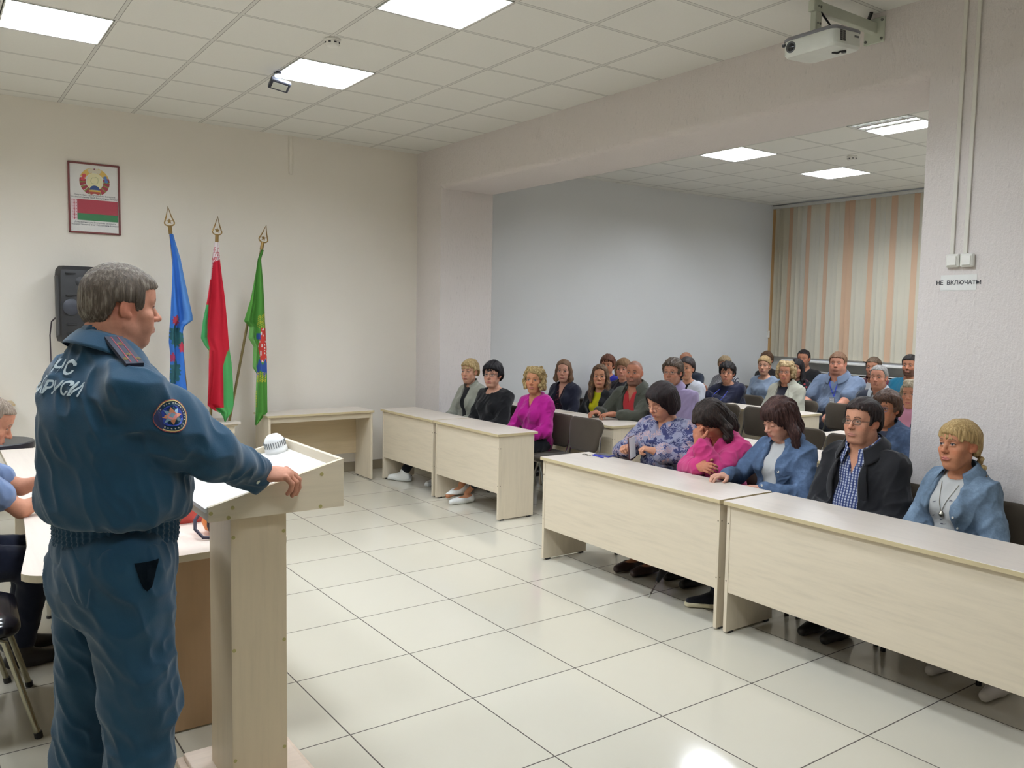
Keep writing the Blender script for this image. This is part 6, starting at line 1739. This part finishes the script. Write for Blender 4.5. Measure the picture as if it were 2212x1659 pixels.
# ------------------------------------------------------------------ the officer at the lectern
UNI = NT('uniform_cloth'); _co = UNI.coord(); _n = UNI.noise(_co, 7, 4); _f = UNI.noise(_co, 380, 2)
UNI.base(UNI.mix(_n, dye((24, 66, 92)), dye((32, 80, 108)))); UNI.set(0.82, 0, 0.25); UNI.b.inputs['Sheen Weight'].default_value = .2
UNI.bump(UNI.math('ADD', UNI.math('MULTIPLY', _f, .3), UNI.noise(_co, 14, 4)), .3, .005); UNI = UNI.m
OA = math.radians(-77)
def o_loc(v): ca, sa = math.cos(OA), math.sin(OA); return V3(ca*v[0]+sa*v[1], -sa*v[0]+ca*v[1], v[2])
def officer_extra(c):
    o, TP, TR, P0, u, x0, f0, Lt = c['o'], c['TP'], c['TR'], c['P0'], c['u'], c['x0'], c['f0'], c['Lt']
    zw = P0[2]+.088
    # blouson jacket
    p = Prims(); c['torso'](p, .030)
    p.frame(P0, TR); p.ell((0, .025, .185), (.192, .203, .115), k=.05); p.ell((0, .0, .36), (.180, .185, .24), k=.06); p.frame()
    for s in (-1, 1): c['arm'](p, s, .022, 1.94, .010)
    E, W, _ = c['arms'][1]; d = unit(W-E)
    p.ell(E, (.074, .074, .074), k=.04); p.ell((c['Sh'][1]+E)/2, (.075, .08, .12), k=.05)
    for t_, r_ in ((.12, .012), (.3, .010), (.5, .009), (.68, .007)):        # bunched cloth along the forearm
        q = E+(W-E)*t_; a = np.cross(d, V3(0, 0, 1)); a = unit(a); bb = np.cross(a, d)
        p.cap(q+bb*.045-a*.02-d*.02, q-bb*.005-a*.052+d*.02, r_, r_*.6, k=.025); p.cap(q+bb*.046+a*.025-d*.015, q+a*.05+d*.02, r_, r_*.6, k=.025)
    p.frame(); _ax = unit(c['Nk']-c['NB']); p.cap(c['NB']-_ax*.05, c['NB']+_ax*.030, c['nw']+.035, c['nw']+.014, k=.03); p.cap(c['NB']+_ax*.028+f0*.012, c['NB']+_ax*.3+f0*.03, c['nw']+.004, c['nw']+.05, op='s', k=.006)
    p.fn(lambda q: zw-q[..., 2], 'i', .03)
    c['garment']('uniform_jacket', p, UNI, .0055*RES_K, .011, 41)
    # ribbed elastic waistband
    p = Prims(); p.cap(P0+V3(0, .02, .01), P0+V3(0, .02, .10), .17, .175, k=.01)
    p = Prims(); p.frame(P0, np.eye(3)); p.ell((0, .025, .06), (.186, .178, .42), k=.01); p.fn(lambda q: np.abs(q[..., 2]-.070)-.072, 'i', .02)
    V, Q = surf(p, .005*RES_K); N = normals(V, Q); th = np.arctan2(V[:, 1]-P0[1], V[:, 0]-P0[0])
    V = V+N*(.0028*np.sin(th*46+3*vnoise(V*14, 3))*(np.abs(N[:, 2]) < .7)+.002*np.sin((V[:, 2])*420))[:, None]
    obj('waistband', mesh_np('waistband', V, Q), UNI, o)
    c['mesh']['waistband'] = (V, Q)
    # trousers
    p = Prims(); p.frame(P0, TR); p.ell((0, .018, -.03), (.188, .168, .17), k=.05); p.ell((0, -.075, -.12), (.15, .085, .11), k=.06); p.frame()
    for s in (-1, 1):
        hj, kn, an, _ = c['legs'][s]; p.cap(hj+V3(0, 0, -.03), kn, .128, .105, k=.05); p.cap(kn, an+V3(0, 0, -.03), .104, .098, k=.05)
    p.fn(lambda q: q[..., 2]-(P0[2]+.03), 'i', .01)
    c['garment']('trousers', p, UNI, .006*RES_K, .011, 57)
    tt = bvh(*c['mesh']['trousers'])
    # back pocket flap and slanting side pocket
    decal(tt, 'pocket_flap', [[(-.06, 0), (.06, 0), (.062, -.05), (.052, -.058), (-.052, -.058), (-.062, -.05)]], P0+V3(.085, -.05, -.075), unit(V3(1, .25, 0)), V3(0, 0, 1), UNI, o, .003)
    def _pw(t_): return .033*math.sqrt(max(0, 1-t_))*(1-.15*t_)
    decal(tt, 'side_pocket', [[(-_pw(i/8)*(1-k/2), -.085*i/8), (_pw(i/8)*(2*(k+1)/4*2-1) if False else -_pw(i/8)*(1-(k+1)/2), -.085*i/8), (-_pw((i+1)/8)*(1-(k+1)/2), -.085*(i+1)/8), (-_pw((i+1)/8)*(1-k/2), -.085*(i+1)/8)] for i in range(8) for k in range(4)], P0+V3(.17, .03, -.008), unit(V3(.35, 1, 0)), V3(0, 0, 1), plain((6, 15, 22), 1.0, 0.0, 0.1), o, .006)
    # lettering on the back
    tj = bvh(*c['mesh']['uniform_jacket']); LET = plain((176, 190, 194), 0.6)
    decal(tj, 'lettering', text_polys('МЧС', .056, 1.0, .001), TP(.0, -.1, .955), x0, u, LET, o, .006)
    decal(tj, 'lettering', text_polys('БЕЛАРУСИ', .050, .92, .001), TP(.0, -.1, .86), x0, u, LET, o, .006)
    # sleeve badge
    S, E = c['Sh'][1], c['arms'][1][0]; ad = unit(E-S); q = S+ad*.100; out = unit(V3(1, -.30, .28)-ad*(V3(1, -.38, .22)@ad)); ay = -ad; ax = np.cross(ay, out)
    q = q+out*.02
    b_ = decal(tj, 'sleeve_badge', [disc(.0475, 32)], q, ax, ay, plain((30, 40, 84), 0.6), o, .0025)
    decal(tj, 'badge_rim', annulus(.0455, .0480), q, ax, ay, plain((150, 66, 62), 0.6), b_, .0035)
    decal(tj, 'badge_ring', annulus(.0425, .0452), q, ax, ay, plain((206, 190, 120), 0.6), b_, .0038)
    decal(tj, 'badge_field', [disc(.0300, 28)], q, ax, ay, plain((34, 62, 158), 0.6), b_, .0036)
    decal(tj, 'badge_star', [starp(.026, 4, .42, 45)], q, ax, ay, plain((206, 138, 100), 0.6), b_, .0044)
    decal(tj, 'badge_star_blue', [starp(.028, 4, .34, 90)], q, ax, ay, plain((126, 160, 180), 0.6), b_, .0050)
    decal(tj, 'badge_centre', [disc(.0105, 18)], q, ax, ay, plain((218, 140, 132), 0.6), b_, .0058)
    rn = random.Random(4); pol = []
    for k in range(30):
        a = 2*math.pi*k/30
        if k % 8 == 7: continue
        cx, cy = .0363*math.cos(a), .0363*math.sin(a); pol.append([(cx+.0022*math.cos(a+t_), cy+.0026*math.sin(a+t_)) for t_ in (.6, 2.5, 3.7, 5.6)])
    decal(tj, 'badge_letters', pol, q, ax, ay, plain((190, 186, 170), 0.6), b_, .0046)
    # shoulder boards with stars
    for s in (1, -1):
        a, b2 = TP(s*.088, -.015, 1.10), c['Sh'][s]+u*.10+x0*(s*.030); ay = unit(b2-a); ax = unit(np.cross(ay, u)); q = (a+b2)/2; L = np.linalg.norm(b2-a)/2
        nzc = np.cross(ax, ay)
        if nzc@u < 0: ax = -ax
        n0 = np.cross(ax, ay); hit = []
        for yy in (-L, 0, L):
            pq = np.array(q)+ay*yy; h = tj.ray_cast(Vector(pq+n0*.3), Vector(-n0), .6); hit.append((np.array(h[0]) if h[0] is not None else pq)+n0*.007)
        hit[1] = np.maximum(0, ((hit[0]+hit[2])/2-hit[1])@n0)*n0+hit[1]
        def BP(x, t_, dz=0.0): return hit[0]*(1-t_)*(1-2*t_)+hit[1]*4*t_*(1-t_)+hit[2]*t_*(2*t_-1)+ax*x+n0*dz
        def strip(name, xa, xb, z0, z1, m_, par):
            g = G(); ts = np.linspace(0.0 if name == 'shoulder_board' else .03, 1.0 if name == 'shoulder_board' else .97, 9); v = []
            for t_ in ts: v += [tuple(BP(xa, t_, z0)), tuple(BP(xb, t_, z0)), tuple(BP(xb, t_, z1)), tuple(BP(xa, t_, z1))]
            f = [(4*i+k, 4*i+(k+1) % 4, 4*i+4+(k+1) % 4, 4*i+4+k) for i in range(8) for k in range(4)]+[(3, 2, 1, 0), (32, 33, 34, 35)]
            return obj(name, g.add(v, f), m_, par)
        eb = strip('shoulder_board', -.026, .026, -.008, .003, plain((18, 24, 44), 0.7), o)
        for x_ in (-.010, .010): strip('stripe', x_-.0013, x_+.0013, .003, .0042, plain((150, 44, 58), 0.6), eb)
        for (x_, t_) in ((0, .30), (.0, .68), (.018, .84), (-.018, .84)):
            ct = BP(x_, t_, .0035); st = starp(.0105, 5, .45)
            v = [tuple(ct+ax*x1+ay*y1) for x1, y1 in st]+[tuple(ct+n0*.006)]
            obj('star', G().add(v, [(i, (i+1) % 10, 10) for i in range(10)]), plain((206, 190, 150), 0.25, .7), eb)
    # cuff button
    W = c['arms'][1][1]; q = W-d*.045-V3(0, 0, .02); decal(tj, 'cuff_button', [disc(.0075, 16)], q+V3(.03, 0, -.01), unit(d), unit(np.cross(V3(1, 0, 0), d)), plain((196, 204, 184), 0.35), o, .003)
    # collar
    collar(o, 'shirt', UNI, c['NB']-u*.006, c['Nk']-u*.006, c['nw']+.002, u, x0, f0, .012, .06)
person(dict(label='officer in a dark teal uniform standing at the lectern with one hand on it', head=tuple(OFFICER_HEAD), hip=(.462, 2.80), az=OA, stand=True, near=True, hipz=1.0,
    hd=dict(sex='m', skin=(206, 150, 126), fat=.75, w=1.07, stubble=.12, hair=dict(kind='short', col=(92, 80, 68), col2=(158, 148, 132), t=.013, line=.062, side=.010, temple=.014, burny=.05, nape=-.075, burn=-.024, rough=.003), brow=(120, 100, 84), iris=(90, 96, 100)),
    look=(9, 2, 0), build=1.1, belly=.06, sw=.165, hs=.985, scale=1.04,
    feet=((.40, 2.95), (.52, 2.66)),
    rh=dict(w=(.920, 2.775, 1.182), d=o_loc((.93, -.30, -.04)), n=o_loc((-.02, -.22, .97)), pose='drape', fine=True, pole=o_loc((.1, -.9, -.55))),
    lh=dict(w=(.63, 3.12, 1.10), pole=o_loc((-.5, .6, -.6))),
    pants={'mat': UNI, 'down': .9}, shoes={'mat': plain((20, 20, 22), 0.35)}, hand=1.2, extra=officer_extra))
# ------------------------------------------------------------------ man writing at the conference table
MA = math.radians(-90)
c_ = person(dict(label='man in a pale blue short-sleeved shirt leaning over the conference table at the left edge', head=(.255, 4.66, 1.185), hip=(.0, 4.66), az=MA, near=True,
    hd=dict(sex='m', skin=(206, 150, 124), stubble=.1, hair=dict(kind='short', col=(140, 124, 108), col2=(186, 174, 158), t=.010, line=.076, side=.012), brow=(120, 100, 84)), look=(6, 24, 0), build=1.08,
    top=dict(mat=cloth((130, 152, 192)), neck='collar', vd=.08, vw=.03, collar='shirt', name='shirt', sleeve=.62, t=.014, loose=.012, amp=.009),
    rh=dict(w=(.60, 4.53, .87), d=(-.1, 1, -.25), n=(0, .1, 1), pose='relax', fine=True, pole=(.15, .2, -1)), lh=dict(w=(.62, 4.70, .90), d=(.2, 1, -.3), n=(0, .1, 1), pose='relax', fine=True, pole=(-.15, .2, -1)), pants={'mat': cloth((34, 40, 60))}))
vinyl_chair('black vinyl chair under the man in the pale blue shirt', 0.0, 4.66, MA)
